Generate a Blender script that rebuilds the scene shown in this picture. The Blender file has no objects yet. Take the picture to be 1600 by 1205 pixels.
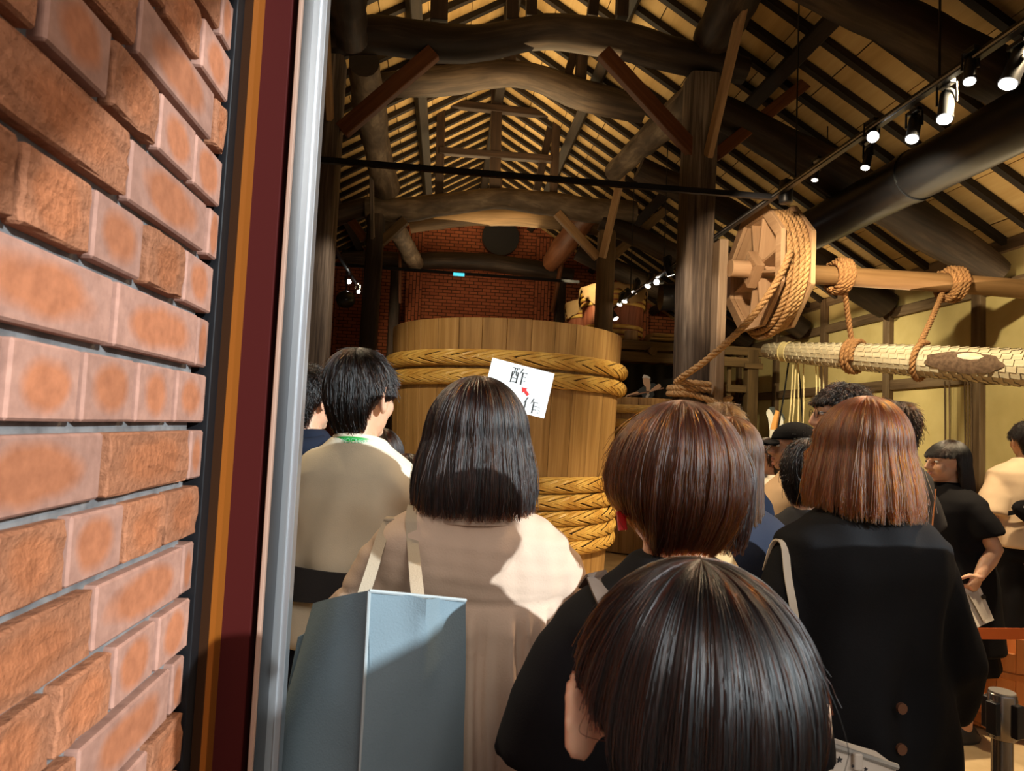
import bpy, bmesh, math, random
import numpy as np
from mathutils import Matrix, Vector
random.seed(7); rng = np.random.default_rng(11)
C = bpy.context.scene.collection
SC = bpy.context.scene
PI = math.pi

# ------------------------------------------------------------------ camera
F_PX, CX, CY, CAM_H = 1050.0, 800.0, 602.5, 1.55
YAW, PITCH, ROLL = math.radians(5.54), math.radians(3.50), 0.045
def _axes():
    f = np.array([math.sin(YAW)*math.cos(PITCH), math.cos(YAW)*math.cos(PITCH), math.sin(PITCH)])
    r0 = np.array([math.cos(YAW), -math.sin(YAW), 0.0]); u0 = np.cross(r0, f)
    r = r0*math.cos(ROLL)+u0*math.sin(ROLL); u = u0*math.cos(ROLL)-r0*math.sin(ROLL)
    return r, u, f
CR, CU, CF = _axes()
cam_data = bpy.data.cameras.new('camera'); cam = bpy.data.objects.new('camera', cam_data); C.objects.link(cam)
cam_data.sensor_width = 36.0; cam_data.lens = 36.0*F_PX/1600.0
cam_data.clip_start = 0.05; cam_data.clip_end = 200
cam.matrix_world = Matrix(((CR[0], CU[0], -CF[0], 0), (CR[1], CU[1], -CF[1], 0), (CR[2], CU[2], -CF[2], CAM_H), (0, 0, 0, 1)))
cam_data.dof.use_dof = True; cam_data.dof.focus_distance = 3.2; cam_data.dof.aperture_fstop = 18.0
SC.camera = cam
def at(px, py, Y):
    """point of the room that the photograph shows at a pixel, at depth Y along the hall"""
    d = CF + CR*(px-CX)/F_PX + CU*(CY-py)/F_PX
    t = Y/d[1]
    return np.array([d[0]*t, Y, CAM_H+d[2]*t])
def V(*a): return np.array(a, float)

# ------------------------------------------------------------------ world, lights, exposure
SC.view_settings.view_transform = 'Standard'; SC.view_settings.look = 'None'
SC.view_settings.gamma = 1.0; SC.view_settings.use_curve_mapping = False
SC.view_settings.exposure = 0.0
SC.cycles.max_bounces = 7; SC.cycles.diffuse_bounces = 4; SC.cycles.sample_clamp_indirect = 6.0
SC.cycles.use_denoising = True
W = bpy.data.worlds.new('world'); SC.world = W; W.use_nodes = True
W.node_tree.nodes['Background'].inputs[0].default_value = (1.0, 0.95, 0.90, 1)
W.node_tree.nodes['Background'].inputs[1].default_value = 0.6

def aim(o, d):
    o.rotation_euler = Vector(d).to_track_quat('-Z', 'Y').to_euler()
SUN_DIR = V(-.60, .60, -.27)
s = bpy.data.lights.new('sun', 'SUN'); s.energy = 6.0; s.color = (.84, .95, 1.0); s.angle = math.radians(.9)
so = bpy.data.objects.new('sun', s); C.objects.link(so); so.location = (2, -3, 6); aim(so, SUN_DIR)

def lamp(kind, loc, target, energy, color=(1, .80, .52), size=.3, angle=60, blend=.5):
    l = bpy.data.lights.new('lamp_light', kind); l.energy = energy; l.color = color
    if kind == 'AREA': l.size = size
    elif kind == 'SPOT': l.spot_size = math.radians(angle); l.spot_blend = blend; l.shadow_soft_size = size
    else: l.shadow_soft_size = size
    o = bpy.data.objects.new('lamp_light', l); C.objects.link(o); o.location = tuple(loc)
    aim(o, V(*target)-V(*loc)); return o
# area lights added without fixtures to brighten the roof boards
for y_, e_ in ((3.6, 5), (5.4, 12), (8.2, 34), (10.4, 34), (12.8, 34), (15.0, 26)): lamp('AREA', (.65, y_, 5.75), (.65, y_, 8), e_*1.5, (1, .72, .36), 2.2)
for y_, e_ in ((5.0, 12), (9.4, 34), (13.9, 40)): lamp('AREA', (.6, y_, 4.35), (.6, y_+.2, 8), e_, (1, .76, .46), 2.5)
lamp('AREA', (5.3, 6.5, 3.3), (4.6, 6.8, 8), 24, (1, .76, .44), 2.0)
lamp('AREA', (5.2, 10.5, 3.5), (4.6, 10.8, 8), 38, (1, .76, .44), 2.0)
lamp('AREA', (.7, -1.5, 3.1), (.15, 1.6, 1.1), 42, (1, .93, .84), 1.1)     # area light added behind the camera to brighten the visitors' backs
# spot beams for the lighting tracks; several are added without a fixture
lamp('SPOT', (3.2, 3.6, 3.9), (.6, 5.6, .7), 820, (1, .80, .48), .05, 50, .6)     # on the vat
lamp('SPOT', (-1.7, 3.2, 4.0), (.3, 5.6, 1.0), 300, (1, .80, .50), .05, 50, .6)      # on the vat, other side
lamp('SPOT', (2.35, 5.0, 3.55), (3.2, 6.8, 3.3), 230, (1, .76, .50), .04, 50, .5)      # on the wheel, added with no fixture of its own
lamp('SPOT', (3.3, 4.9, 4.0), (6.1, 7.2, 1.4), 640, (1, .86, .52), .06, 85, .6)      # on the plaster wall
lamp('SPOT', (3.3, 8.6, 4.0), (6.1, 10.6, 2.0), 480, (1, .86, .52), .06, 85, .6)
lamp('SPOT', (3.3, 4.2, 4.0), (4.4, 6.3, 2.4), 150, (1, .90, .68), .04, 34, .5)      # on the press beam
lamp('SPOT', (1.9, 11.4, 4.6), (3.0, 13.2, 4.0), 220, (1, .80, .45), .04, 50, .5)    # on the barrels
lamp('SPOT', (-1.7, 12.2, 4.0), (.4, 16.5, 2.8), 420, (1, .72, .42), .06, 70, .7)    # on the far brick wall
lamp('SPOT', (.9, 5.9, 4.1), (2.65, 7.2, 2.6), 190, (1, .86, .70), .06, 36, .6)       # on the posts
lamp('SPOT', (.2, 5.9, 4.1), (-1.4, 7.1, 2.6), 180, (1, .86, .70), .06, 36, .6)
lamp('SPOT', (3.3, 3.2, 4.0), (2.9, 4.4, 0), 620, (1, .76, .46), .06, 80, .7)        # on the floor by the visitors
lamp('SPOT', (3.3, 2.6, 4.0), (.9, 2.0, 1.3), 420, (1, .72, .44), .06, 75, .7)       # on the visitors' heads
lamp('SPOT', (-1.7, 3.6, 4.0), (-.3, 2.0, 1.2), 320, (1, .80, .52), .06, 75, .7)
lamp('SPOT', (.2, 4.6, 4.1), (2.2, 3.2, 1.3), 420, (1, .78, .50), .06, 60, .7)       # added to brighten the far visitors' faces
lamp('SPOT', (1.7, 6.1, 3.9), (2.5, 8.9, 2.1), 90, (1, .84, .66), .04, 26, .6)       # added to brighten the cut-out worker
# ------------------------------------------------------------------ object helpers
def tag(o, label=None, cat=None, group=None, kind=None):
    if label: o['label'] = label
    if cat: o['category'] = cat
    if group: o['group'] = group
    if kind: o['kind'] = kind
    return o
def thing(name, label, cat, loc=(0, 0, 0), group=None, rotz=0.0):
    o = bpy.data.objects.new(name, None); C.objects.link(o)
    o.location = tuple(float(x) for x in loc); o.rotation_euler = (0, 0, rotz); o.empty_display_size = .1
    return tag(o, label, cat, group)
def world_of(o):
    m = Matrix.Translation(o.location) @ o.rotation_euler.to_matrix().to_4x4()
    return world_of(o.parent) @ m if o.parent else m
def link_mesh(name, me, mat, parent=None, local=False):
    """links one mesh object; world-space vertices are moved to the object's own origin"""
    if mat is not None and len(me.materials) == 0:
        for m in (mat if isinstance(mat, (list, tuple)) else [mat]): me.materials.append(m)
    o = bpy.data.objects.new(name, me); C.objects.link(o)
    if parent is not None:
        o.parent = parent
        if not local: me.transform(world_of(parent).inverted())
    elif not local:
        n = len(me.vertices); co = np.empty(n*3); me.vertices.foreach_get('co', co); co = co.reshape(-1, 3)
        c = (co.min(0)+co.max(0))/2; c[2] = co[:, 2].min()
        me.transform(Matrix.Translation(Vector(-c))); o.location = tuple(c)
    return o
def perp(d):
    d = d/np.linalg.norm(d); up = V(0, 0, 1) if abs(d[2]) < .95 else V(0, 1, 0)
    a = np.cross(up, d); a /= np.linalg.norm(a); return a, np.cross(d, a)
class MB:
    def __init__(s): s.v = []; s.f = []; s.uv = []; s.mi = []; s.cur = 0
    def add(s, verts, faces, uvs=None):
        b = len(s.v); s.v.extend([tuple(map(float, p)) for p in verts])
        for k, f in enumerate(faces):
            s.f.append([i+b for i in f]); s.mi.append(s.cur)
            s.uv.append(uvs[k] if uvs is not None else [(0.0, 0.0)]*len(f))
        return s
    def box(s, c, size, R=None):
        c = np.array(c, float); h = np.array(size, float)/2
        pts = np.array([[x, y, z] for x in (-1, 1) for y in (-1, 1) for z in (-1, 1)])*h
        F = [(0, 1, 3, 2), (4, 6, 7, 5), (0, 4, 5, 1), (2, 3, 7, 6), (0, 2, 6, 4), (1, 5, 7, 3)]
        la = int(np.argmax(h)); o = [i for i in range(3) if i != la]
        uvs = []
        for f in F:
            q = pts[list(f)]; n = np.argmin(np.ptp(q, axis=0)); oth = [i for i in o if i != n]
            b = oth[0] if n != la else o[1]; a = la if n != la else o[0]
            uvs.append([(p[a], p[b]+n*.37) for p in q])
        if R is not None: pts = pts @ np.array(R).T
        return s.add(pts+c, F, uvs)
    def beam(s, p0, p1, w, h, roll=0.0):
        p0 = np.array(p0, float); p1 = np.array(p1, float); d = p1-p0; L = np.linalg.norm(d); d /= L
        a, b = perp(d)
        a, b = a*math.cos(roll)+b*math.sin(roll), b*math.cos(roll)-a*math.sin(roll)
        return s.box((p0+p1)/2, (L, w, h), np.stack([d, a, b], 1))
    def loft(s, rings, caps=True, closed=False):
        """rings: list of (n,3) arrays; quads between consecutive rings"""
        rings = [np.asarray(r, float) for r in rings]; n = len(rings[0]); m = len(rings)
        vs = np.concatenate(rings); fs = []; uvs = []
        cl = [0.0]
        for i in range(1, m+1): cl.append(cl[-1]+np.linalg.norm(rings[i % m].mean(0)-rings[i-1].mean(0)))
        seg = np.linalg.norm(rings[m//2]-np.roll(rings[m//2], -1, 0), axis=1); cv = np.concatenate([[0], np.cumsum(seg)])
        for i in range(m if closed else m-1):
            j = (i+1) % m
            for k in range(n):
                l = (k+1) % n
                fs.append((i*n+k, i*n+l, j*n+l, j*n+k))
                uvs.append([(cl[i], cv[k]), (cl[i], cv[k+1]), (cl[i+1], cv[k+1]), (cl[i+1], cv[k])])
        if caps and not closed:
            fs.append(tuple(range(n-1, -1, -1))); uvs.append([tuple(p[:2]) for p in (rings[0]-rings[0].mean(0))[::-1][:, :2]])
            fs.append(tuple((m-1)*n+k for k in range(n))); uvs.append([tuple(p[:2]) for p in (rings[-1]-rings[-1].mean(0))[:, :2]])
        return s.add(vs, fs, uvs)
    def tube(s, path, rad, n=10, caps=True, flat=1.0, closed=False, noise=0.0, seed=0):
        path = [np.array(p, float) for p in path]; m = len(path)
        rad = [rad]*m if np.isscalar(rad) else list(rad)
        r_ = np.random.default_rng(seed); ph = r_.uniform(0, 6.28, 6)
        rings = []; a = None
        for i in range(m):
            d = path[(i+1) % m]-path[i-1] if closed else path[min(i+1, m-1)]-path[max(i-1, 0)]
            d = d/(np.linalg.norm(d)+1e-9)
            if a is None: a, b = perp(d)
            else:
                a = a-d*np.dot(a, d); a /= np.linalg.norm(a); b = np.cross(d, a)
            t = np.linspace(0, 2*PI, n, endpoint=False)
            rr = np.full(n, rad[i], float)
            if noise:
                rr *= 1+noise*(np.sin(t*2+ph[0]+i*.31)*.5+np.sin(t*3+ph[1]-i*.23)*.35+np.sin(i*1.1+ph[2]+t)*.5+np.sin(i*2.3+ph[3])*.2)
            rings.append(path[i]+np.outer(np.cos(t)*rr, a)+np.outer(np.sin(t)*rr*flat, b))
        return s.loft(rings, caps, closed)
    def ell(s, c, r, n=14, m=10, R=None):
        th = np.linspace(0, PI, m+1)[1:-1]; ph = np.linspace(0, 2*PI, n, endpoint=False)
        R = np.eye(3) if R is None else np.array(R)
        rings = [(np.stack([r[0]*math.sin(t)*np.cos(ph), r[1]*math.sin(t)*np.sin(ph), np.full(n, r[2]*math.cos(t))], 1) @ R.T)+np.array(c) for t in th[::-1]]
        return s.loft(rings, True)
    def lathe(s, prof, c=(0, 0, 0), n=48, caps=True):
        ph = np.linspace(0, 2*PI, n, endpoint=False)
        return s.loft([np.stack([r*np.cos(ph), r*np.sin(ph), np.full(n, z)], 1)+np.array(c) for r, z in prof], caps)
    def prism(s, poly, z0, z1, M=None):
        """extrude a 2D polygon (x,y) from z0 to z1; M 4x4 numpy"""
        p = np.array(poly, float); n = len(p)
        a = np.concatenate([np.c_[p, np.full(n, z0)], np.c_[p, np.full(n, z1)]])
        if M is not None: a = a @ np.array(M)[:3, :3].T + np.array(M)[:3, 3]
        fs = [tuple(range(n-1, -1, -1)), tuple(range(n, 2*n))]+[(k, (k+1) % n, n+(k+1) % n, n+k) for k in range(n)]
        uvs = [[tuple(p[i]) for i in range(n-1, -1, -1)], [tuple(q) for q in p]]+[[(p[k][0], 0), (p[(k+1) % n][0], 0), (p[(k+1) % n][0], z1-z0), (p[k][0], z1-z0)] for k in range(n)]
        return s.add(a, fs, uvs)
    def mesh(s, name='m', smooth=False, bevel=0.0, seg=1, recalc=True):
        me = bpy.data.meshes.new(name); me.from_pydata(s.v, [], s.f)
        uvl = me.uv_layers.new(name='UVMap'); flat = [c for f in s.uv for p in f for c in p]
        if len(flat) == len(uvl.data)*2: uvl.data.foreach_set('uv', np.array(flat, dtype=np.float32))
        if any(s.mi): me.polygons.foreach_set('material_index', np.array(s.mi, dtype=np.int32))
        if bevel or recalc:
            bm = bmesh.new(); bm.from_mesh(me)
            if recalc: bmesh.ops.recalc_face_normals(bm, faces=bm.faces)
            if bevel:
                es = [e for e in bm.edges if len(e.link_faces) == 2 and e.calc_face_angle(0) > .6]
                bmesh.ops.bevel(bm, geom=es, offset=bevel, segments=seg, affect='EDGES', clamp_overlap=True)
            bm.to_mesh(me); bm.free()
        if smooth: me.shade_smooth() if hasattr(me, 'shade_smooth') else me.polygons.foreach_set('use_smooth', [True]*len(me.polygons))
        if smooth and smooth != 'all':
            try: me.set_sharp_from_angle(angle=math.radians(50))
            except Exception: pass
        me.update(); return me
    def build(s, name, mat, parent=None, local=False, **k):
        return link_mesh(name, s.mesh(name, **k), mat, parent, local)
def arc_pts(pts, n):
    """smooth (Catmull-Rom) resampling of a polyline, n points"""
    P = np.array(pts, float); m = len(P); out = []
    for u in np.linspace(0, m-1-1e-6, n):
        i = int(u); t = u-i
        p0, p1, p2, p3 = P[max(i-1, 0)], P[i], P[min(i+1, m-1)], P[min(i+2, m-1)]
        out.append(.5*((2*p1)+(-p0+p2)*t+(2*p0-5*p1+4*p2-p3)*t*t+(-p0+3*p1-3*p2+p3)*t**3))
    return np.array(out)
def remeshed(mb, voxel, smooth=3, dec=1.0, factor=.5):
    me = mb.mesh('tmp'); o = bpy.data.objects.new('tmp', me); C.objects.link(o)
    m = o.modifiers.new('r', 'REMESH'); m.mode = 'VOXEL'; m.voxel_size = voxel
    if smooth: m = o.modifiers.new('s', 'SMOOTH'); m.iterations = smooth; m.factor = factor
    if dec < 1: m = o.modifiers.new('d', 'DECIMATE'); m.ratio = dec
    dg = bpy.context.evaluated_depsgraph_get()
    out = bpy.data.meshes.new_from_object(o.evaluated_get(dg))
    bpy.data.objects.remove(o); bpy.data.meshes.remove(me)
    out.polygons.foreach_set('use_smooth', [True]*len(out.polygons)); return out
def get_co(me):
    a = np.empty(len(me.vertices)*3); me.vertices.foreach_get('co', a); return a.reshape(-1, 3)
def get_no(me):
    a = np.empty(len(me.vertices)*3); me.vertex_normals.foreach_get('vector', a); return a.reshape(-1, 3)
def set_co(me, co): me.vertices.foreach_set('co', co.ravel()); me.update()

# ------------------------------------------------------------------ materials
def mat(name, base=(.5, .5, .5), rough=.6, metal=0.0, spec=.5, **k):
    m = bpy.data.materials.new(name); m.use_nodes = True; b = m.node_tree.nodes['Principled BSDF']
    b.inputs['Base Color'].default_value = (*base, 1); b.inputs['Roughness'].default_value = rough
    b.inputs['Metallic'].default_value = metal; b.inputs['Specular IOR Level'].default_value = spec
    for kk, v in k.items(): b.inputs[kk].default_value = v
    return m
class N:
    """small node-graph helper"""
    def __init__(s, m): s.m = m; s.t = m.node_tree; s.b = s.t.nodes['Principled BSDF']
    def n(s, typ, **k):
        x = s.t.nodes.new(typ)
        for a, v in k.items():
            if a.startswith('i_'): x.inputs[int(a[2:]) if a[2:].isdigit() else a[2:].replace('_', ' ')].default_value = v
            else: setattr(x, a, v)
        return x
    def l(s, a, b): s.t.links.new(a, b)
    def ramp(s, fac, stops):
        r = s.n('ShaderNodeValToRGB'); e = r.color_ramp.elements
        while len(e) < len(stops): e.new(.5)
        for q, (p, c) in zip(e, stops): q.position = p; q.color = (*c, 1)
        s.l(fac, r.inputs[0]); return r.outputs[0]
    def bump(s, h, strength=.3, dist=.01):
        b = s.n('ShaderNodeBump'); b.inputs['Strength'].default_value = strength; b.inputs['Distance'].default_value = dist
        s.l(h, b.inputs['Height']); s.l(b.outputs[0], s.b.inputs['Normal'])
def wood(name, c0, c1, c2, rough=.65, along=1.6, across=22.0, bump=.35, blotch=.5):
    """grain runs along U of the UV map; every object shifts the pattern"""
    m = mat(name, c1, rough, spec=.3); g = N(m)
    tc = g.n('ShaderNodeTexCoord'); oi = g.n('ShaderNodeObjectInfo')
    mp = g.n('ShaderNodeMapping'); mp.inputs['Scale'].default_value = (along, across, 1)
    cb = g.n('ShaderNodeCombineXYZ'); mu = g.n('ShaderNodeMath', operation='MULTIPLY', i_1=37.0)
    g.l(oi.outputs['Random'], mu.inputs[0]); g.l(mu.outputs[0], cb.inputs[0]); g.l(mu.outputs[0], cb.inputs[1]); g.l(mu.outputs[0], cb.inputs[2])
    g.l(tc.outputs['UV'], mp.inputs[0]); g.l(cb.outputs[0], mp.inputs['Location'])
    n1 = g.n('ShaderNodeTexNoise', i_Scale=1.0, i_Detail=6.0, i_Roughness=.62, i_Distortion=.6); g.l(mp.outputs[0], n1.inputs['Vector'])
    mp2 = g.n('ShaderNodeMapping'); mp2.inputs['Scale'].default_value = (along*.7, across*.16, 1)
    g.l(tc.outputs['UV'], mp2.inputs[0]); g.l(cb.outputs[0], mp2.inputs['Location'])
    n2 = g.n('ShaderNodeTexNoise', i_Scale=1.0, i_Detail=3.0); g.l(mp2.outputs[0], n2.inputs['Vector'])
    mx = g.n('ShaderNodeMix', data_type='FLOAT', i_0=blotch); g.l(n1.outputs[0], mx.inputs[2]); g.l(n2.outputs[0], mx.inputs[3])
    col = g.ramp(mx.outputs[0], [(.33, c0), (.5, c1), (.68, c2)]); g.l(col, g.b.inputs['Base Color'])
    g.bump(n1.outputs[0], bump, .006)
    return m
def speck(name, c0, c1, scale=30, rough=.85, bump=.2, coord='Object', detail=5.0, dist=.004, spec=.3, lo=.35, hi=.65):
    m = mat(name, c1, rough, spec=spec); g = N(m); tc = g.n('ShaderNodeTexCoord')
    n = g.n('ShaderNodeTexNoise', i_Scale=scale, i_Detail=detail); g.l(tc.outputs[coord], n.inputs['Vector'])
    g.l(g.ramp(n.outputs[0], [(lo, c0), (hi, c1)]), g.b.inputs['Base Color'])
    if bump: g.bump(n.outputs[0], bump, dist)
    return m
def emit(name, col, s):
    m = mat(name, (0, 0, 0), .5); b = m.node_tree.nodes['Principled BSDF']
    b.inputs['Emission Color'].default_value = (*col, 1); b.inputs['Emission Strength'].default_value = s; return m
def cloth(name, c, weave=500, rough=.95, bump=.25, var=.85, sheen=0.0):
    m = mat(name, c, rough, spec=.15); g = N(m); tc = g.n('ShaderNodeTexCoord')
    m.node_tree.nodes['Principled BSDF'].inputs['Sheen Weight'].default_value = sheen
    n = g.n('ShaderNodeTexNoise', i_Scale=6.0, i_Detail=4.0); g.l(tc.outputs['Object'], n.inputs['Vector'])
    d = tuple(x*var for x in c); g.l(g.ramp(n.outputs[0], [(.3, d), (.7, c)]), g.b.inputs['Base Color'])
    w = g.n('ShaderNodeTexNoise', i_Scale=float(weave), i_Detail=2.0); g.l(tc.outputs['Object'], w.inputs['Vector'])
    g.bump(w.outputs[0], bump, .0015)
    return m
OLD = wood('aged_timber', (.010, .006, .004), (.028, .017, .011), (.085, .056, .036), .6, 1.3, 16)
OLDGREY = wood('weathered_timber', (.018, .012, .009), (.10, .072, .052), (.30, .235, .175), .75, 1.1, 30, .9, .42)
REDBROWN = wood('reddish_timber', (.07, .022, .008), (.13, .045, .016), (.20, .08, .03), .55, 1.2, 20, .2)
PALE = wood('pale_plank', (.20, .11, .05), (.33, .20, .10), (.46, .30, .16), .6, 1.2, 24, .2)
BARKLOG = wood('bare_log', (.035, .024, .015), (.10, .070, .045), (.24, .18, .12), .75, 2.2, 9, .6)
VATWOOD = wood('vat_cedar', (.20, .105, .035), (.34, .19, .065), (.50, .30, .12), .5, .8, 20, .25, .35)
NEWWOOD = wood('new_cypress', (.36, .21, .11), (.46, .29, .165), (.56, .37, .22), .55, 1.0, 26, .15)
POLEWOOD = wood('brown_pole', (.15, .075, .03), (.22, .115, .05), (.30, .17, .08), .5, 1.0, 18, .15)
BARRELWOOD = wood('barrel_cedar', (.12, .03, .018), (.25, .075, .04), (.36, .14, .08), .6, 1.2, 20, .3)
LOFTWOOD = wood('loft_timber', (.05, .028, .012), (.10, .06, .026), (.17, .10, .045), .65, 1.2, 18)
TUBWOOD = wood('tub_cedar', (.42, .13, .03), (.55, .19, .05), (.66, .27, .09), .4, 1.0, 16, .15)
STUDWOOD = wood('stud_timber', (.06, .035, .018), (.13, .08, .045), (.22, .15, .09), .7, 1.2, 20)
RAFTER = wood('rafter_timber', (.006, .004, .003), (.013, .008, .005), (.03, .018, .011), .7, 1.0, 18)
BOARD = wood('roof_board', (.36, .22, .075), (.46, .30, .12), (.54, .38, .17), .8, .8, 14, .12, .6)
BAMBOO = mat('split_bamboo', (.60, .36, .085), .42, spec=.45)
def _bamboo():
    g = N(BAMBOO); tc = g.n('ShaderNodeTexCoord'); n = g.n('ShaderNodeTexNoise', i_Scale=7.0, i_Detail=3.0); g.l(tc.outputs['Object'], n.inputs['Vector'])
    g.l(g.ramp(n.outputs[0], [(.35, (.50, .27, .055)), (.65, (.68, .44, .12))]), g.b.inputs['Base Color'])
_bamboo()
DARKGAP = mat('dark_gap', (.05, .025, .008), .8)
ROPE = speck('hemp_rope', (.34, .19, .075), (.55, .34, .16), 60, .9, .4)
ROPEDARK = speck('brown_rope', (.20, .09, .035), (.36, .18, .075), 60, .9, .4)
CORD = mat('pale_cord', (.72, .58, .30), .8)
BLACKMETAL = mat('black_metal', (.012, .012, .014), .38, .3)
BLACKDUCT = mat('black_duct', (.014, .014, .018), .34, .2)
LENS = emit('lamp_lens', (1, .95, .86), 30.0)
LENSDIM = emit('lamp_lens_dim', (1, .9, .75), 6.0)
CHROME = mat('dark_chrome', (.34, .30, .27), .25, .9)
ALU = mat('brushed_aluminium', (.55, .56, .58), .32, .85)
PLASTER = speck('cream_plaster', (.50, .385, .165), (.57, .45, .205), 3.0, .9, .05)
FLOORMAT = speck('sand_floor', (.50, .36, .19), (.62, .46, .26), 5.0, .55, .03)
STRUT = wood('strut_timber', (.010, .005, .003), (.026, .013, .007), (.06, .032, .018), .65, 1.2, 18)
def tri_count(): return sum(len(p.vertices)-2 for m in bpy.data.meshes if m.users for p in m.polygons)
# ------------------------------------------------------------------ the setting
YF, YB, XL, XR, XM = 1.12, 16.9, -5.3, 6.6, .655          # hall: front, back, side walls, ridge line
RIDGE, SLOPE = 7.6, .60
def roof_z(x): return RIDGE-SLOPE*abs(x-XM)
def struct(name, mb, m, parent=None, **k):
    o = mb.build(name, m, parent, **k)
    if parent is None: o['kind'] = 'structure'
    return o
struct('floor', MB().box(((XL+XR)/2, 8.95, -.1), (XR-XL+.4, 16.1, .2)), FLOORMAT)
GROUND = speck('paving', (.30, .28, .25), (.40, .38, .35), 8, .9, .1)
struct('floor_outside', MB().box((1.5, -4.0, -.1), (16, 9.8, .2)), GROUND)

# roof: boards on rafters on purlins
ceil = bpy.data.objects.new('ceiling', None); C.objects.link(ceil); ceil['kind'] = 'structure'
for sgn, xe in ((-1, XL-.3), (1, XR+.3)):
    L = abs(xe-XM); nb = 11
    d = V(sgn*1.0, 0, -SLOPE)/math.hypot(1, SLOPE); nrm = V(sgn*SLOPE, 0, 1.0)/math.hypot(1, SLOPE)
    sl = L*math.hypot(1, SLOPE); bw = sl/nb
    for k in range(nb):
        c = V(XM, (YF+YB)/2, RIDGE)+d*(k+.5)*bw+nrm*(.02+.006*(k % 2))
        R = np.stack([d, V(0, 1, 0), nrm], 1)
        MB().box(c, (bw-.012, YB-YF+.3, .03), R).build('roof_board', BOARD, ceil)
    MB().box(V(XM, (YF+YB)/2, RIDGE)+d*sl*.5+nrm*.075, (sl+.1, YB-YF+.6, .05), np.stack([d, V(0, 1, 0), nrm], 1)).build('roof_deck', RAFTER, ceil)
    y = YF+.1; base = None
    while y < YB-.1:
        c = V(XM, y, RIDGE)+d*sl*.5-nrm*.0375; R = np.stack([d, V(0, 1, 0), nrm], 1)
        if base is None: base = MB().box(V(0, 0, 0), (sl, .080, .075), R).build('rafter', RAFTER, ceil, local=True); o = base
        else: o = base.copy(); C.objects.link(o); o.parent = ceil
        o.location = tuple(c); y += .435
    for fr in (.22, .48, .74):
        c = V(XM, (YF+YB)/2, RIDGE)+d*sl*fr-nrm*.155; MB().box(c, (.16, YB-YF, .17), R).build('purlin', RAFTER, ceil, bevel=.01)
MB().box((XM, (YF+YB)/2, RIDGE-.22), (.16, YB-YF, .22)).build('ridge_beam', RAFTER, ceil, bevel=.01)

# plaster wall with a timber grid on the near side of the aisle
wr = struct('wall_right', MB().box((XR+.1, (YF+YB)/2, 2.05), (.2, YB-YF, 4.1)), PLASTER)
ys = [YF+.1]+[7.72+1.72*k for k in range(-3, 6)]
for y in ys: MB().box((XR-.03, y, 2.02), (.10, .15, 4.04)).build('timber_stud', STUDWOOD, wr, bevel=.008)
for z in (.12, 1.05, 2.42, 3.50, 3.98): MB().box((XR-.02, (YF+YB)/2, z), (.07, YB-YF, .15 if z > 2 else .13)).build('timber_rail', STUDWOOD, wr, bevel=.008)
wl = struct('wall_left', MB().box((XL-.1, (YF+YB)/2, 2.05), (.2, YB-YF, 4.1)), PLASTER)
for k in range(9): MB().box((XL+.03, 2.0+1.8*k, 2.02), (.10, .15, 4.04)).build('timber_stud', STUDWOOD, wl, bevel=.008)
for z in (2.42, 3.98): MB().box((XL+.02, (YF+YB)/2, z), (.07, YB-YF, .15)).build('timber_rail', STUDWOOD, wl, bevel=.008)

# far gable of brick: courses of a few pixels, kept in the material, piers and panels in relief
def brick_far():
    m = mat('far_brick', (.2, .06, .03), .85, spec=.2); g = N(m); tc = g.n('ShaderNodeTexCoord')
    mp = g.n('ShaderNodeMapping'); mp.inputs['Scale'].default_value = (1, 1, 1); g.l(tc.outputs['UV'], mp.inputs[0])
    b = g.n('ShaderNodeTexBrick', i_Scale=1.0); b.inputs['Brick Width'].default_value = .22; b.inputs['Row Height'].default_value = .085
    b.inputs['Mortar Size'].default_value = .010; b.inputs['Color1'].default_value = (.34, .105, .045, 1); b.inputs['Color2'].default_value = (.25, .07, .032, 1)
    b.inputs['Mortar'].default_value = (.06, .022, .014, 1); g.l(mp.outputs[0], b.inputs[0]); g.l(b.outputs[0], g.b.inputs['Base Color'])
    g.bump(b.outputs['Fac'], -.4, .01); return m
FARBRICK = brick_far()
mb = MB(); z_e = roof_z(XL)
gab = [(XL, 0), (XR, 0), (XR, roof_z(XR)), (XM, RIDGE), (XL, roof_z(XL))]
v = [(x, YB, z) for x, z in gab]; mb.add(v, [(0, 1, 2, 3, 4)], [[(x, z) for x, z in gab]])
v2 = [(x, YB+.3, z) for x, z in gab]; mb.add(v2, [(4, 3, 2, 1, 0)], [[(x, z) for x, z in gab][::-1]])
wb = struct('wall_back', mb, FARBRICK)
for x in (-3.0, -.95, 2.3, 4.9):
    b = MB().box((x, YB-.04, roof_z(x)/2-.1), (.40, .10, roof_z(x)-.2)); b.build('brick_pier', FARBRICK, wb)
# the dark round opening high in the gable
o = at(782, 372, 16.8)
MB().tube([(o[0], YB-.22, o[2]), (o[0], YB-.02, o[2])], .47, 28).build('round_vent', BLACKDUCT, wb, smooth=True)

# front wall of the hall with the entrance; the visitors stand in it
wf = bpy.data.objects.new('wall_front', None); C.objects.link(wf); wf['kind'] = 'structure'
BR_OUT = speck('pier_mortar', (.13, .125, .125), (.23, .225, .225), 40, .95, .4)
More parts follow.
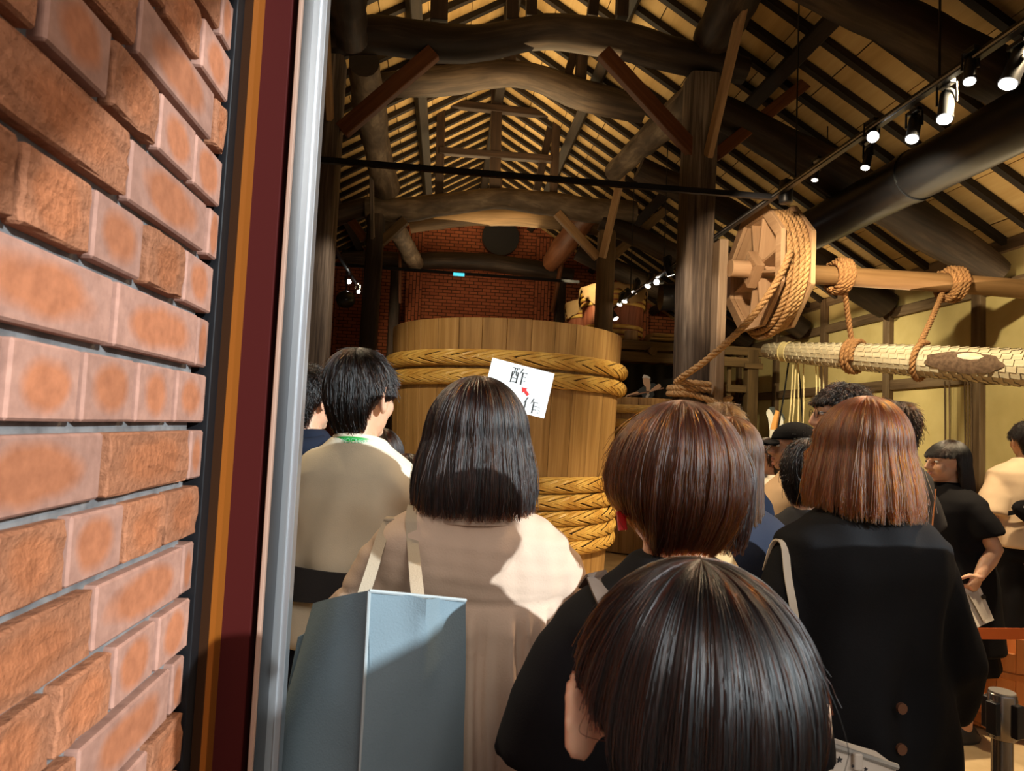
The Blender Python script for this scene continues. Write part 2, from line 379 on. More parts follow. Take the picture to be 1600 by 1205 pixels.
# brick pier beside the entrance, face at X = -.302, end at Y = .862
PX, PE = -.302, .886
MB().box((PX-.2995, (PE-2.6)/2-.01, 1.9), (.574, PE+2.6-.03, 3.8)).build('mortar_core', BR_OUT, wf)
def brick_mat(name, c_edge, c_mid, bump, rough_face, sc):
    m = mat(name, c_mid, .78, spec=.25); g = N(m); tc = g.n('ShaderNodeTexCoord'); oi = g.n('ShaderNodeObjectInfo')
    n = g.n('ShaderNodeTexNoise', i_Scale=float(sc), i_Detail=6.0, i_Roughness=.6); g.l(tc.outputs['Object'], n.inputs['Vector'])
    ad = g.n('ShaderNodeVectorMath', operation='ADD'); ml = g.n('ShaderNodeVectorMath', operation='SCALE'); ml.inputs['Scale'].default_value = 40.0
    cb = g.n('ShaderNodeCombineXYZ'); [g.l(oi.outputs['Random'], cb.inputs[i]) for i in range(3)]
    g.l(cb.outputs[0], ml.inputs[0]); g.l(tc.outputs['Object'], ad.inputs[0]); g.l(ml.outputs[0], ad.inputs[1])
    g.l(ad.outputs[0], n.inputs['Vector'])
    # a flashed core: the kiln leaves an orange patch in the middle of the face
    sp = g.n('ShaderNodeSeparateXYZ'); g.l(tc.outputs['Generated'], sp.inputs[0])
    def cen(o, w):
        a = g.n('ShaderNodeMath', operation='SUBTRACT', i_1=.5); g.l(o, a.inputs[0])
        b = g.n('ShaderNodeMath', operation='MULTIPLY', i_1=w); g.l(a.outputs[0], b.inputs[0])
        c = g.n('ShaderNodeMath', operation='POWER', i_1=2.0); q = g.n('ShaderNodeMath', operation='ABSOLUTE'); g.l(b.outputs[0], q.inputs[0]); g.l(q.outputs[0], c.inputs[0]); return c.outputs[0]
    a = g.n('ShaderNodeMath', operation='ADD'); g.l(cen(sp.outputs[1], 2.3), a.inputs[0]); g.l(cen(sp.outputs[2], 2.0), a.inputs[1])
    nz = g.n('ShaderNodeTexNoise', i_Scale=14.0, i_Detail=2.0); g.l(ad.outputs[0], nz.inputs['Vector'])
    a2 = g.n('ShaderNodeMath', operation='MULTIPLY_ADD', i_1=1.1, i_2=-.55); g.l(nz.outputs[0], a2.inputs[0])
    a3 = g.n('ShaderNodeMath', operation='ADD'); g.l(a.outputs[0], a3.inputs[0]); g.l(a2.outputs[0], a3.inputs[1])
    core = g.ramp(a3.outputs[0], [(.35, c_mid), (.85, c_edge)])
    mx = g.n('ShaderNodeMix', data_type='RGBA', blend_type='MULTIPLY'); mx.inputs[0].default_value = 1.0
    sh = g.ramp(n.outputs[0], [(.3, (.72, .70, .70)), (.65, (1, 1, 1))]); g.l(core, mx.inputs[6]); g.l(sh, mx.inputs[7])
    hv = g.n('ShaderNodeHueSaturation'); vr = g.n('ShaderNodeMapRange'); vr.inputs[3].default_value = .82; vr.inputs[4].default_value = 1.12
    g.l(oi.outputs['Random'], vr.inputs[0]); g.l(vr.outputs[0], hv.inputs['Value']); g.l(mx.outputs[2], hv.inputs['Color'])
    g.l(hv.outputs[0], g.b.inputs['Base Color']); g.bump(n.outputs[0], bump, .004)
    return m
BRK = [brick_mat('smooth_brick', (.44, .235, .175), (.47, .175, .085), .07, 0, 60), brick_mat('rough_brick', (.38, .155, .078), (.42, .15, .064), .9, 1, 110)]
def brick_mesh(L, rough, seed):
    """one brick about its centre: front face at +X, length along Y"""
    r = np.random.default_rng(seed); D, Hh = .102, .0588
    bm = bmesh.new(); bmesh.ops.create_cube(bm, size=1.0)
    bmesh.ops.scale(bm, vec=(D, L, Hh), verts=bm.verts)
    bmesh.ops.bevel(bm, geom=list(bm.edges), offset=.0022, segments=1, affect='EDGES')
    if rough:
        bmesh.ops.subdivide_edges(bm, edges=[e for e in bm.edges if e.calc_length() > .02], cuts=4, use_grid_fill=True)
        for v_ in bm.verts:
            if v_.co.x > D/2-.004: v_.co.x += r.uniform(-.0022, .0012)
    else:
        for v_ in bm.verts:
            if v_.co.x > D/2-.004: v_.co.x += .0006*math.sin(v_.co.y*40+seed)
    me = bpy.data.meshes.new('brick'); bm.to_mesh(me); bm.free(); me.materials.append(BRK[1 if rough else 0]); return me
COURSE = .0689
Z0 = 1.531-21*COURSE          # a bed joint lies just under the camera's height
meshes = {}
def brick(y0, y1, row, dx, rough):
    L = round(y1-y0-.0092, 3)
    key = (round(L, 2), rough, random.randrange(4))
    if key not in meshes: meshes[key] = brick_mesh(L, rough, len(meshes))
    o = bpy.data.objects.new('brick', meshes[key]); C.objects.link(o); o.parent = wf
    o.location = (PX-.051+dx, (y0+y1)/2, Z0+(row+.5)*COURSE+.002)
    o.rotation_euler = (random.uniform(-.006, .006), 0, random.uniform(-.008, .008))
# rows counted from the ground; 20 and 21 lie just under and over eye level; index 0 is the closer at the pier's end
ROUGH = {(20, 1): 1, (19, 0): 1, (19, 1): 1, (19, 2): 0, (19, 3): 1, (18, 1): 0, (18, 2): 1, (17, 3): 1, (16, 1): 0, (16, 2): 1, (15, 0): 1, (23, 0): 0, (23, 1): 1, (23, 2): 0, (24, 1): 0, (24, 2): 1, (25, 0): 0, (25, 1): 0, (25, 2): 1, (26, 0): 1, (26, 1): 0, (27, 1): 1}
for row in range(6, 43):
    header = row % 2 == 1
    y = PE; bounds = [PE]
    if not header: y -= .044+.004*((row*5) % 3-1); bounds.append(y)
    while y > (-.2 if 12 < row < 34 else .2): y -= (.0985 if header else .2045)+random.uniform(-.003, .003); bounds.append(y)
    for i in range(len(bounds)-1):
        rr = ROUGH.get((row, i), 0 if row in (20, 21, 22) else (1 if random.random() < .3 and i > 0 else 0))
        brick(bounds[i+1], bounds[i], row, random.uniform(-.0012, .0012)+(.0015 if rr else 0), rr)

# door frame: rebated steel jamb with an aluminium edge
JB = mat('orange_jamb_paint', (.26, .072, .003), .55); JD = mat('maroon_jamb_paint', (.050, .004, .003), .7, spec=.15)
JG = mat('taupe_jamb', (.36, .22, .16), .4); JN = mat('dark_brown_jamb', (.030, .010, .003), .8, spec=.1)
dr = bpy.data.objects.new('door_1', None); C.objects.link(dr); dr['kind'] = 'structure'
def jamb(name, x0, x1, y0, y1, m, b=.001): MB().box(((x0+x1)/2, (y0+y1)/2, 1.55), (abs(x1-x0), abs(y1-y0), 3.1)).build(name, m, dr, bevel=b)
def xp(px, Y): return at(px, 668, Y)[0]
Y1, Y2, Y3 = .915, .985, 1.055
jamb('black_gap_strip', PX-.05, xp(329, .90), .888, .935, BLACKMETAL)  # black strip fills the gap between bricks and frame
jamb('outer_jamb', xp(329, Y1)-.05, xp(348, Y1), Y1, Y1+.004, JN, 0)
jamb('orange_stop', xp(369, Y2)-.04, xp(369, Y2), Y1+.004, Y2, JB)
jamb('maroon_reveal', xp(369, Y2)-.06, xp(427, Y3-.02), Y2-.002, Y3-.02, JD)
jamb('taupe_edge', xp(427, Y2)-.003, xp(430, Y2), Y2-.006, Y3-.03, JG)
jamb('thin_groove', xp(430, Y2+.01)-.004, xp(433, Y2+.01), Y2+.004, Y3, BLACKMETAL, 0)
jamb('taupe_edge', xp(433, Y2+.02)-.004, xp(446, Y3-.004), Y2+.02, Y3, JG)
jamb('aluminium_edge', xp(447, Y3)-.006, xp(459, Y3), Y3-.004, Y3+.03, ALU)
jamb('aluminium_groove', xp(459, Y3)-.02, xp(463, Y3+.012), Y3+.006, Y3+.03, BLACKMETAL, 0)
jamb('aluminium_edge', xp(463, Y3+.012)-.02, xp(471, Y3+.012), Y3+.002, Y3+.03, ALU)
# the rest of the front wall, plain plaster inside the hall
FW = speck('front_render', (.16, .12, .09), (.2, .15, .11), 4, .9, .1)
MB().box((XL/2-.16, YF+.10, 1.55), (abs(XL)-.33, .16, 3.1)).build('wall_panel', FW, wf)
MB().box(((3.0+XR)/2, YF+.10, 1.55), (XR-3.0, .16, 3.1)).build('wall_panel', FW, wf)
pg = [(XL, 3.1), (XR, 3.1), (XR, roof_z(XR)), (XM, RIDGE), (XL, roof_z(XL))]
MB().prism(pg, 0, .16, np.array([[1, 0, 0, 0], [0, 0, 1, YF+.02], [0, 1, 0, 0], [0, 0, 0, 1.0]])).build('gable_panel', FW, wf)
# unseen sun blockers added before the entrance: a sloping board shades the upper bricks
po = bpy.data.objects.new('sun_blockers', None); C.objects.link(po); po['kind'] = 'structure'
q = [(-1.2, 1.75), (.95, 3.9), (.95, 5.2), (-1.2, 5.2)]
MB().prism(q, .86, .90, np.array([[0, 0, 1, 0], [1, 0, 0, 0], [0, 1, 0, 0], [0, 0, 0, 1.0]])).build('brick_shade_board', OLD, po)
MB().box((1.05, -.45, .835), (.10, 1.5, 1.67)).build('low_shade_wall', GROUND, po, bevel=.01)  # unseen walls added to keep the sun off tote, dress and coat
MB().box((1.05, .62, .76), (.10, .62, 1.52)).build('low_shade_wall', GROUND, po, bevel=.01)
MB().box((2.0, .98, .745), (2.0, .10, 1.49)).build('low_shade_wall', GROUND, po, bevel=.01)
# ------------------------------------------------------------------ timber frames
FY = [7.2, 11.65, 16.1]
PXL, PXR = -1.39, 2.70
def mesh_thing(name, mb, m, label, cat, group=None, **k): return tag(mb.build(name, m, None, **k), label, cat, group)
def old_post(x, y, w, ztop, label, m, knots=0, seed=0):
    r = np.random.default_rng(seed); mb = MB(); n = 16; rings = []
    for z in np.linspace(0, ztop, 22):
        t = np.linspace(0, 2*PI, n, endpoint=False)
        c, s_ = np.cos(t), np.sin(t); e = .32      # a squared trunk with worn corners
        px = np.sign(c)*np.abs(c)**e*w/2; py = np.sign(s_)*np.abs(s_)**e*w/2
        k = 1+.018*np.sin(t*3+z*1.7+seed)+.014*np.sin(t*5-z*3.1)
        ox, oy = .012*math.sin(z*.9+seed), .012*math.cos(z*1.1+seed)
        rings.append(np.stack([x+ox+px*k, y+oy+py*k, np.full(n, z)], 1))
    mb.loft(rings); return mesh_thing('timber_post', mb, m, label, 'post', smooth=True)
old_post(PXL-.03, FY[0], .33, 5.4, 'thick weathered post nearest the door frame, tall and cracked', OLDGREY, seed=1)
old_post(PXR, FY[0], .34, 5.6, 'thick cracked grey-brown post beside the octagonal rope wheel', OLDGREY, seed=2)
old_post(PXL+.02, FY[1], .29, 5.1, 'slimmer dark post behind the tousled man, beyond the giant vat', OLD, seed=3)
old_post(PXR+.0, FY[1], .29, 5.1, 'slimmer brown post standing before the wrapped barrels', LOFTWOOD, seed=4)
old_post(PXL+.05, FY[2], .26, 5.2, 'post against the far brick wall, on the door-frame side', OLD, seed=5)
old_post(PXR-.05, FY[2], .26, 5.2, 'post against the far brick wall, on the barrel side', OLD, seed=6)

def log_thing(name, pxs, Y, thick, m, label, cat='beam', n=26, noise=.07, seed=0, flat=1.0, ends=(1, 1)):
    """a curved log: pxs are (px, py[, Y]) points of its centre line in the photograph, thick in metres"""
    P = [at(p[0], p[1], p[2] if len(p) > 2 else Y) for p in pxs]
    P = arc_pts(P, n); t = np.linspace(0, 1, n)
    th = np.interp(t, np.linspace(0, 1, len(thick)), thick) if not np.isscalar(thick) else np.full(n, thick)
    mb = MB().tube(P, th/2, 14, noise=noise, seed=seed, flat=flat)
    return mesh_thing(name, mb, m, label, cat, smooth=True)
log_thing('tie_beam', [(512, 62), (600, 55), (690, 70), (760, 66), (860, 50), (950, 60), (1050, 84), (1165, 112)], 7.2, [.36, .40, .40, .38, .34, .40, .42, .38, .28], OLD, 'huge wavy dark log beam spanning the nearest pair of posts', seed=11)
log_thing('tie_beam', [(585, 132), (650, 130), (720, 122), (800, 115), (860, 130), (920, 153), (1006, 172)], 9.25, [.30, .38, .42, .36, .40, .44, .36], OLD, 'arched dark log beam second from the entrance, under the roof', seed=12)
log_thing('tie_beam', [(572, 326), (640, 327), (700, 319), (780, 311), (850, 318), (920, 328), (992, 332)], 11.65, [.40, .44, .40, .36, .40, .44, .42], BARKLOG, 'pale greyish bowed log beam resting on the slimmer posts', seed=13)
log_thing('tie_beam', [(640, 352), (720, 340), (800, 338), (880, 345), (985, 364)], 13.9, [.34, .40, .40, .40, .34], LOFTWOOD, 'brown bowed log beam just beyond and below the pale bowed one', seed=14)
log_thing('tie_beam', [(535, 402), (640, 408), (730, 408), (820, 418), (895, 432)], 16.2, [.36, .42, .44, .42, .36], OLD, 'dark log beam lying along the far brick wall', seed=15)
# logs that run along the hall from frame to frame
log_thing('eaves_log', [(568, 95, 7.35), (578, 165, 8.7), (588, 225, 10.1), (602, 292, 11.5)], 8, [.34, .44, .40, .50], BARKLOG, 'gnarled pale log running away from the nearest post on the door side', seed=21)
log_thing('eaves_log', [(1098, 140, 7.35), (1045, 190, 8.4), (1000, 230, 9.6), (960, 268, 10.7)], 8, [.40, .40, .36, .34], BARKLOG, 'pale hewn log running away from the post by the wheel', seed=22)
log_thing('eaves_log', [(1112, 60, 7.15), (1135, 25, 6.6), (1165, -40, 6.0), (1200, -120, 5.4)], 8, [.44, .48, .46, .44], OLD, 'dark log overhead, coming forward from the post by the wheel', seed=23)
log_thing('eaves_log', [(612, 352, 11.9), (626, 370, 13.2), (641, 398, 14.9), (650, 412, 16.0)], 12, [.36, .36, .40, .36], BARKLOG, 'log running to the far brick wall on the door side', seed=24)
log_thing('eaves_log', [(925, 330, 11.9), (905, 352, 12.6), (880, 385, 13.9), (862, 410, 15.3)], 12, [.40, .46, .48, .42], REDBROWN, 'reddish log running to the far brick wall above the barrels', seed=25)
log_thing('eaves_log', [(548, 60, 7.1), (540, 0, 6.4), (530, -70, 5.7)], 8, [.36, .40, .40], OLD, 'dark log overhead, coming forward from the post by the door frame', seed=26)
# sloping logs over the aisle, from the frame down to the plaster wall
def aisle_log(y, x0, z0, x1, z1, th, label, seed, bow=.1):
    P = arc_pts([V(x0, y, z0), V(x0*.66+x1*.34, y, z0*.66+z1*.34+bow), V(x0*.33+x1*.67, y, z0*.33+z1*.67+bow), V(x1, y, z1)], 24)
    t = np.linspace(0, 1, 24); mesh_thing('aisle_log', MB().tube(P, np.interp(t, np.linspace(0, 1, len(th)), th)/2, 14, noise=.08, seed=seed), OLD, label, 'beam', smooth=True)
aisle_log(5.1, 2.5, 5.45, 6.35, 3.80, [.34, .40, .44, .40], 'nearest sloping log under the rafters, above the lit spotlights', 31)
aisle_log(7.25, 2.75, 5.35, 6.40, 3.62, [.36, .40, .46, .50, .36], 'sloping log under the rafters whose lower end stands over the brown pole', 32, .05)
aisle_log(9.3, 2.6, 5.35, 6.45, 3.58, [.34, .36, .40, .40], 'sloping log meeting the plaster wall behind the first rope knot', 33)
aisle_log(11.65, 2.6, 5.30, 6.45, 3.56, [.34, .40, .42, .40], 'sloping log meeting the plaster wall behind the rope wheel', 34)
aisle_log(13.9, 2.6, 5.30, 6.45, 3.60, [.34, .40, .42, .40], 'sloping log under the rafters above the barrel loft', 35)
for y, xe, lb in ((7.25, XL+.2, 'sloping log on the door side at the nearest post'), (11.65, XL+.2, 'sloping log on the door side at the slimmer post')):
    aisle_log(y, PXL-.1, 5.25, xe, 3.65, [.34, .40, .40, .36], lb, 36)

def stick(name, a, b, w, h, m, label, cat, roll=0.0, bolt=0, tilt=0):
    """squared timber between two photo points (px, py, Y)"""
    p, q = at(*a), at(*b); mb = MB().beam(p, q, w, h, roll)
    o = mesh_thing(name, mb, m, label, cat, bevel=.008)
    if bolt:
        d = (q-p)/np.linalg.norm(q-p); c = p+d*bolt; s_ = V(0, -1, 0)
        nb = MB().tube([c+s_*(min(w, h)/2+.06), c], .02, 8); link_mesh('bolt', nb.mesh('bolt'), BLACKMETAL, o) if False else None
    return o
stick('knee_brace', (678, 82, 7.05), (534, 205, 7.1), .10, .17, REDBROWN, 'reddish brace under the huge wavy beam, on the door side', 'brace')
stick('knee_brace', (942, 82, 7.05), (1090, 243, 7.1), .10, .17, REDBROWN, 'reddish brace under the huge wavy beam, on the wheel side', 'brace')
stick('knee_brace', (1118, 243, 7.15), (1265, 125, 7.2), .10, .14, REDBROWN, 'reddish brace rising from the post by the wheel out over the aisle', 'brace')
stick('knee_brace', (634, 344, 11.5), (594, 380, 11.6), .10, .15, LOFTWOOD, 'short brown brace under the pale bowed beam on the door side', 'brace')
stick('knee_brace', (870, 333, 11.5), (934, 403, 11.6), .10, .15, PALE, 'short yellowish brace under the pale bowed beam on the barrel side', 'brace')
stick('knee_brace', (955, 403, 11.7), (1046, 322, 11.8), .10, .16, LOFTWOOD, 'brown brace rising from the barrel-side post over the loft', 'brace')
stick('knee_brace', (536, 326, 11.7), (570, 374, 11.6), .10, .15, REDBROWN, 'short reddish brace rising from the slimmer post towards the side wall', 'brace')
stick('plank_brace', (1170, -30, 6.1), (1106, 245, 7.0), .17, .06, PALE, 'long pale plank leaning from overhead down to the post by the wheel', 'plank', PI/2)
stick('plank_brace', (505, -40, 6.2), (516, 187, 6.95), .14, .06, PALE, 'long pale plank against the post by the door frame', 'plank', PI/2)
stick('plank_brace', (977, 248, 10.9), (941, 403, 11.4), .17, .06, PALE, 'pale plank nailed from the hewn log to the post before the barrels', 'plank', PI/2)
stick('plank_brace', (580, 205, 10.6), (582, 372, 11.4), .15, .06, OLDGREY, 'grey plank nailed from the gnarled log to the slimmer dark post', 'plank', PI/2)
stick('plank_brace', (625, 382, 15.6), (625, 474, 15.9), .14, .06, REDBROWN, 'reddish plank before the far brick wall on the door side', 'plank', PI/2)
stick('plank_brace', (880, 400, 15.4), (862, 488, 15.9), .14, .06, REDBROWN, 'reddish plank before the far brick wall beside the barrels', 'plank', PI/2)
# king posts and their ties above the frames
def strut(px0, py0, px1, py1, Y, w, label, m=None): stick('roof_strut', (px0, py0, Y), (px1, py1, Y), w, w, m or STRUT, label, 'strut')
strut(690, 135, 686, 312, 11.65, .15, 'upright strut on the pale bowed beam, door side')
strut(777, 100, 773, 300, 11.65, .19, 'king post on the pale bowed beam, under the ridge')
strut(871, 150, 864, 312, 11.65, .14, 'upright strut on the pale bowed beam, barrel side')
strut(862, 190, 838, 300, 11.8, .13, 'slanting strut next to the barrel-side upright strut')
strut(678, 160, 882, 182, 11.6, .13, 'upper cross tie between the struts of the pale bowed beam')
strut(686, 236, 862, 249, 11.6, .12, 'lower cross tie between the struts of the pale bowed beam')
strut(693, 25, 691, 105, 9.25, .18, 'strut on the arched beam, door side')
strut(798, -60, 796, 100, 9.25, .17, 'king post on the arched beam, under the ridge')
strut(910, 75, 906, 140, 9.25, .15, 'strut on the arched beam, barrel side')
strut(897, 84, 884, 128, 9.4, .12, 'slanting strut on the arched beam, barrel side')
strut(688, -80, 686, 38, 7.2, .19, 'strut on the huge wavy beam, door side')
strut(803, -160, 800, 34, 7.2, .13, 'king post on the huge wavy beam, under the ridge')
strut(832, -160, 830, 28, 7.3, .12, 'thin strut beside the king post of the huge wavy beam')
strut(975, -60, 971, 30, 7.2, .13, 'strut on the huge wavy beam, wheel side')
strut(934, -60, 925, 28, 7.35, .12, 'slanting strut on the huge wavy beam, wheel side')
strut(780, 270, 776, 335, 13.9, .15, 'king post on the brown bowed beam')
BROWNBOARD = wood('brown_board', (.13, .085, .05), (.26, .18, .115), (.38, .27, .17), .65, 1.0, 24, .3)
stick('support_post', (1125, 378, 7.0), (1102, 1000, 7.0), .25, .10, BROWNBOARD, 'plain new board fixed beside the post, bearing the wheel axle', 'post', PI/2)
def proj(p):
    d = np.array(p, float)-V(0, 0, CAM_H); return CX+F_PX*d@CR/(d@CF), CY-F_PX*d@CU/(d@CF)
def depth_x(px, py, X): return X/at(px, py, 1.0)[0]
def rope_mesh(mb, path, rad, pitch=None, n=6, strands=3, step=.02):
    """laid rope: three strands twisted round the path"""
    P = np.array(path, float); seg = np.linalg.norm(np.diff(P, axis=0), axis=1); s = np.concatenate([[0], np.cumsum(seg)])
    m = max(8, int(s[-1]/step)); u = np.linspace(0, s[-1], m)
    P = np.stack([np.interp(u, s, P[:, i]) for i in range(3)], 1)
    T = np.gradient(P, axis=0); T /= np.linalg.norm(T, axis=1)[:, None]+1e-9
    a, _ = perp(T[0]); A = []
    for t in T:
        a = a-t*np.dot(a, t); a /= np.linalg.norm(a); A.append(a)
    A = np.array(A); B = np.cross(T, A); pitch = pitch or rad*5.2
    for k in range(strands):
        ph = 2*PI*(u/pitch+k/strands)
        q = P+(A*np.cos(ph)[:, None]+B*np.sin(ph)[:, None])*rad*.52
        mb.tube(q, rad*.55, n)
    return mb
# ------------------------------------------------------------------ giant vat
VX, VY, VR, VH = .577, 6.62, 1.125, 2.445
def vat(name, label, cx, cy, R0, R1, H, hoops, nst=34, hr=(.055, .062), wall=.07, lid=False, m=VATWOOD, braid=True, half=None):
    t = thing(name, label, 'vat', (cx, cy, 0)); base = None
    for k in range(nst):
        a0, a1 = 2*PI*k/nst+.0012, 2*PI*(k+1)/nst-.0012
        if base is None:
            mb = MB(); rg = []
            for z in np.linspace(.02, H, 7):
                R = R0+(R1-R0)*z/H
                aa = np.linspace(a0, a1, 5)
                out = [(R*math.cos(a), R*math.sin(a), z) for a in aa]; inn = [((R-wall)*math.cos(a), (R-wall)*math.sin(a), z) for a in aa[::-1]]
                rg.append(np.array(out+inn))
            mb.loft(rg); o = base = link_mesh('stave', mb.mesh('stave', bevel=.004), m, t, True)
            me = o.data; uv = me.uv_layers[0].data     # grain runs up the stave
            for p in me.polygons:
                for li in p.loop_indices:
                    c = me.vertices[me.loops[li].vertex_index].co; uv[li].uv = (c.z, math.atan2(c.y, c.x)*R1)
        else:
            o = base.copy(); C.objects.link(o); o.parent = t; o.rotation_euler = (0, 0, 2*PI*k/nst)
    if lid: MB().lathe([(R1-wall, H-.10), (R1-wall, H-.06), (.01, H-.06)], (0, 0, 0), 40).build('lid', m, t, True, smooth=True)
    else: MB().lathe([(R0-wall, .10), (R0-wall, .06), (.01, .06)], (0, 0, 0), 40).build('bottom', m, t, True)
    hm = sm = None
    for z in hoops:
        R = R0+(R1-R0)*z/H
        n = 72; rg = []
        for k in range(n):
            a = 2*PI*k/n; rg.append(np.array([((R+.012+hr[0]*.86*math.cos(p))*math.cos(a), (R+.012+hr[0]*.86*math.cos(p))*math.sin(a), z+hr[1]*.88*math.sin(p)) for p in np.linspace(0, 2*PI, 10, endpoint=False)]))
        h = MB().loft(rg, closed=True).build('hoop', DARKGAP if braid else BAMBOO, t, True, smooth=True)
        if not braid: continue
        mb = MB(); r = np.random.default_rng(int(z*1000)); nstp = int(2*PI*R/.125)
        for half_ in (1, -1):
            for k in range(nstp):
                th0 = 2*PI*(k+.5*(half_ < 0)+r.uniform(-.12, .12))/nstp; dl = r.uniform(.42, .48)/R; w = .0262
                rows = []
                for tau in np.linspace(0, 1, 6):
                    th = th0+tau*dl; psi = half_*(-.12+tau*1.75)
                    lift = .010*(1-tau)**1.5+.002+.003*math.sin(tau*PI)
                    pts = []
                    for j, (wo, dr) in enumerate(((-.5, -.002), (-.3, .0045), (.3, .0045), (.5, -.002))):
                        # the strip's width lies across its own direction
                        thj = th+wo*w*.55/R*0; pj = psi+wo*w*1.05/hr[1]*half_
                        rr = R+.012+(hr[0]+lift+dr)*math.cos(pj); pts.append((rr*math.cos(thj), rr*math.sin(thj), z+(hr[1]+lift+dr)*math.sin(pj)))
                    rows.append(pts)
                rows = np.array(rows); vs = rows.reshape(-1, 3); fs = [(i*4+j, i*4+j+1, i*4+j+5, i*4+j+4) for i in range(5) for j in range(3)]
                mb.add(vs, fs)
        o = mb.build('bamboo_strips', BAMBOO, h, True, recalc=False); o['kind'] = 'stuff'
        for p in o.data.polygons: p.use_smooth = False
    return t
vat('giant_vat', 'giant wooden vinegar vat with golden braided bamboo hoops, standing mid-hall', VX, VY, 1.02, VR, VH, [2.11, 1.95, 1.075, .935, .795, .665, .545])
vat('smaller_vat', 'smaller hooped vat behind the giant one, carrying the cut-out worker with a pole', 2.62, 9.05, .72, .80, 1.99, [1.84, 1.66, .9, .75], 24, (.04, .045), .05, True)

# ------------------------------------------------------------------ octagonal rope wheel
WX, WY, WZ, WRAD, WTH = 3.20, 6.8, 3.335, .69, .30
wh = thing('rope_wheel', 'octagonal wooden winding wheel wound with rope, on a round axle by the thick post', 'wheel', (WX, WY, WZ))
def octp(r, off=PI/8): return np.array([(r*math.cos(off+k*PI/4), r*math.sin(off+k*PI/4)) for k in range(8)])
def yz(x0): return np.array([[0, 0, 1, x0], [1, 0, 0, 0], [0, 1, 0, 0], [0, 0, 0, 1.0]])   # polygon (y,z) extruded along x
for x0, nm in ((-.03, 'front'), (WTH-.02, 'back')):
    o_, i_ = octp(WRAD), octp(WRAD-.125)
    for k in range(8):
        l = (k+1) % 8; e = .004*(k % 2)
        MB().prism([o_[k], o_[l], i_[l], i_[k]], x0-e, x0+.045, yz(0)).build('rim_board', NEWWOOD, wh, True, bevel=.004)
for k in range(8):     # drum boards under the rope
    a, b = octp(WRAD-.10)[k], octp(WRAD-.10)[(k+1) % 8]; c, d = octp(WRAD-.13)[(k+1) % 8], octp(WRAD-.13)[k]
    MB().prism([a, b, c, d], .015, WTH-.02, yz(0)).build('drum_board', NEWWOOD, wh, True)
for k in range(8):     # spokes are boards set on edge in crossing pairs
    a = PI/8+k*PI/4+(.16 if k % 2 else -.16); e = V(0, math.cos(a), math.sin(a)); b = PI/8+k*PI/4
    p0 = V(.05+WTH/2-.06, math.cos(b)*.11, math.sin(b)*.11); p1 = V(.05+WTH/2-.06, 0, 0)+e*(WRAD-.15)
    MB().beam(p0, p1, WTH-.05, .028).build('spoke', NEWWOOD, wh, True, bevel=.003)
hub = octp(.20, 0)[::2]; hin = octp(.115, 0)[::2]
for k in range(4):
    l = (k+1) % 4; MB().prism([hub[k], hub[l], hin[l], hin[k]], -.075, .03, yz(0)).build('hub_board', NEWWOOD, wh, True, bevel=.004)
MB().tube([(-.27, 0, 0), (WTH+.02, 0, 0)], .092, 20).build('axle', NEWWOOD, wh, True, smooth=True)
MB().tube(arc_pts([(WTH+.02, 0, 0), (1.0, 0, -.005), (2.2, 0, .005), (3.34, 0, -.01)], 14), np.linspace(.10, .108, 14), 18, noise=.02).build('axle_pole', POLEWOOD, wh, True, smooth=True)
# the rope on the wheel and its tail to the post
rp = thing('winding_rope', 'thick pale rope coiled on the wheel, its end tied round the post', 'rope', (WX, WY, WZ))
mb = MB()
for k in range(4):
    x = .075+k*.057; sag = (.05, .10, .07, .035)[k]; pts = []
    for a in np.linspace(0, 2*PI, 50):
        r = .612; z = r*math.sin(a); y = r*math.cos(a)
        if z < -.05: z -= sag*min(1, (-z-.05)/.4)
        pts.append((x+.006*math.sin(2*a+k), y, z))
    rope_mesh(mb, pts, .033)
mb.build('rope_coil', ROPE, rp, True, smooth='all')
w = V(WX, WY, WZ)
tail = [at(1236, 392, 6.16), at(1222, 425, 6.16), at(1196, 468, 6.25), at(1160, 512, 6.4), at(1110, 558, 6.65), at(1068, 588, 6.9)]
pw = []
for k, a in enumerate(np.linspace(PI*1.12, PI*1.12+2*PI*2.15, 60)):
    e = .225; c, s_ = math.cos(a), math.sin(a); sq = 1/max(abs(c), abs(s_))**.6
    pw.append((PXR+e*c*sq, FY[0]+e*s_*sq, at(1060, 596, 6.95)[2]-.065*k/30))
path = np.concatenate([arc_pts(tail, 40), np.array(pw), arc_pts([pw[-1], at(1120, 628, 6.9), at(1142, 622, 7.0)], 12)[2:]])
MB_ = rope_mesh(MB(), path, .036); MB_.build('rope_tail', ROPE, rp, smooth='all')

# ------------------------------------------------------------------ scale-hewn press beam
BA, BB = at(1195, 548, 8.0), at(1600, 575, 5.6); BD = BB-BA; BEND = BA+BD*1.75
def beam_c(t): return BA+BD*t
def beam_r(t): return float(np.interp(t, [0, .05, .15, .35, .6, 1.0, 1.75], [.085, .098, .112, .135, .152, .168, .20]))
bax, bup = perp(BD)
def bpt(t, a, e=0.0): return beam_c(t)+(bax*math.cos(a)+bup*math.sin(a))*(beam_r(t)+e)
HEWN = wood('hewn_log', (.34, .26, .17), (.50, .41, .29), (.62, .54, .41), .55, 1.2, 12, .15)
SCAR = speck('branch_scar', (.07, .038, .022), (.13, .075, .048), 30, .85, .3)
pb = thing('press_beam', 'long tapered pale log hewn in scale facets, slung from ropes along the plaster wall', 'beam', beam_c(.2))
NA = 18; LB = np.linalg.norm(BD); nst = int(1.75*LB/.085); mb = MB(); facets = MB()
mb.tube([beam_c(t) for t in np.linspace(0, 1.75, 30)], [beam_r(t)-.004 for t in np.linspace(0, 1.75, 30)], NA)
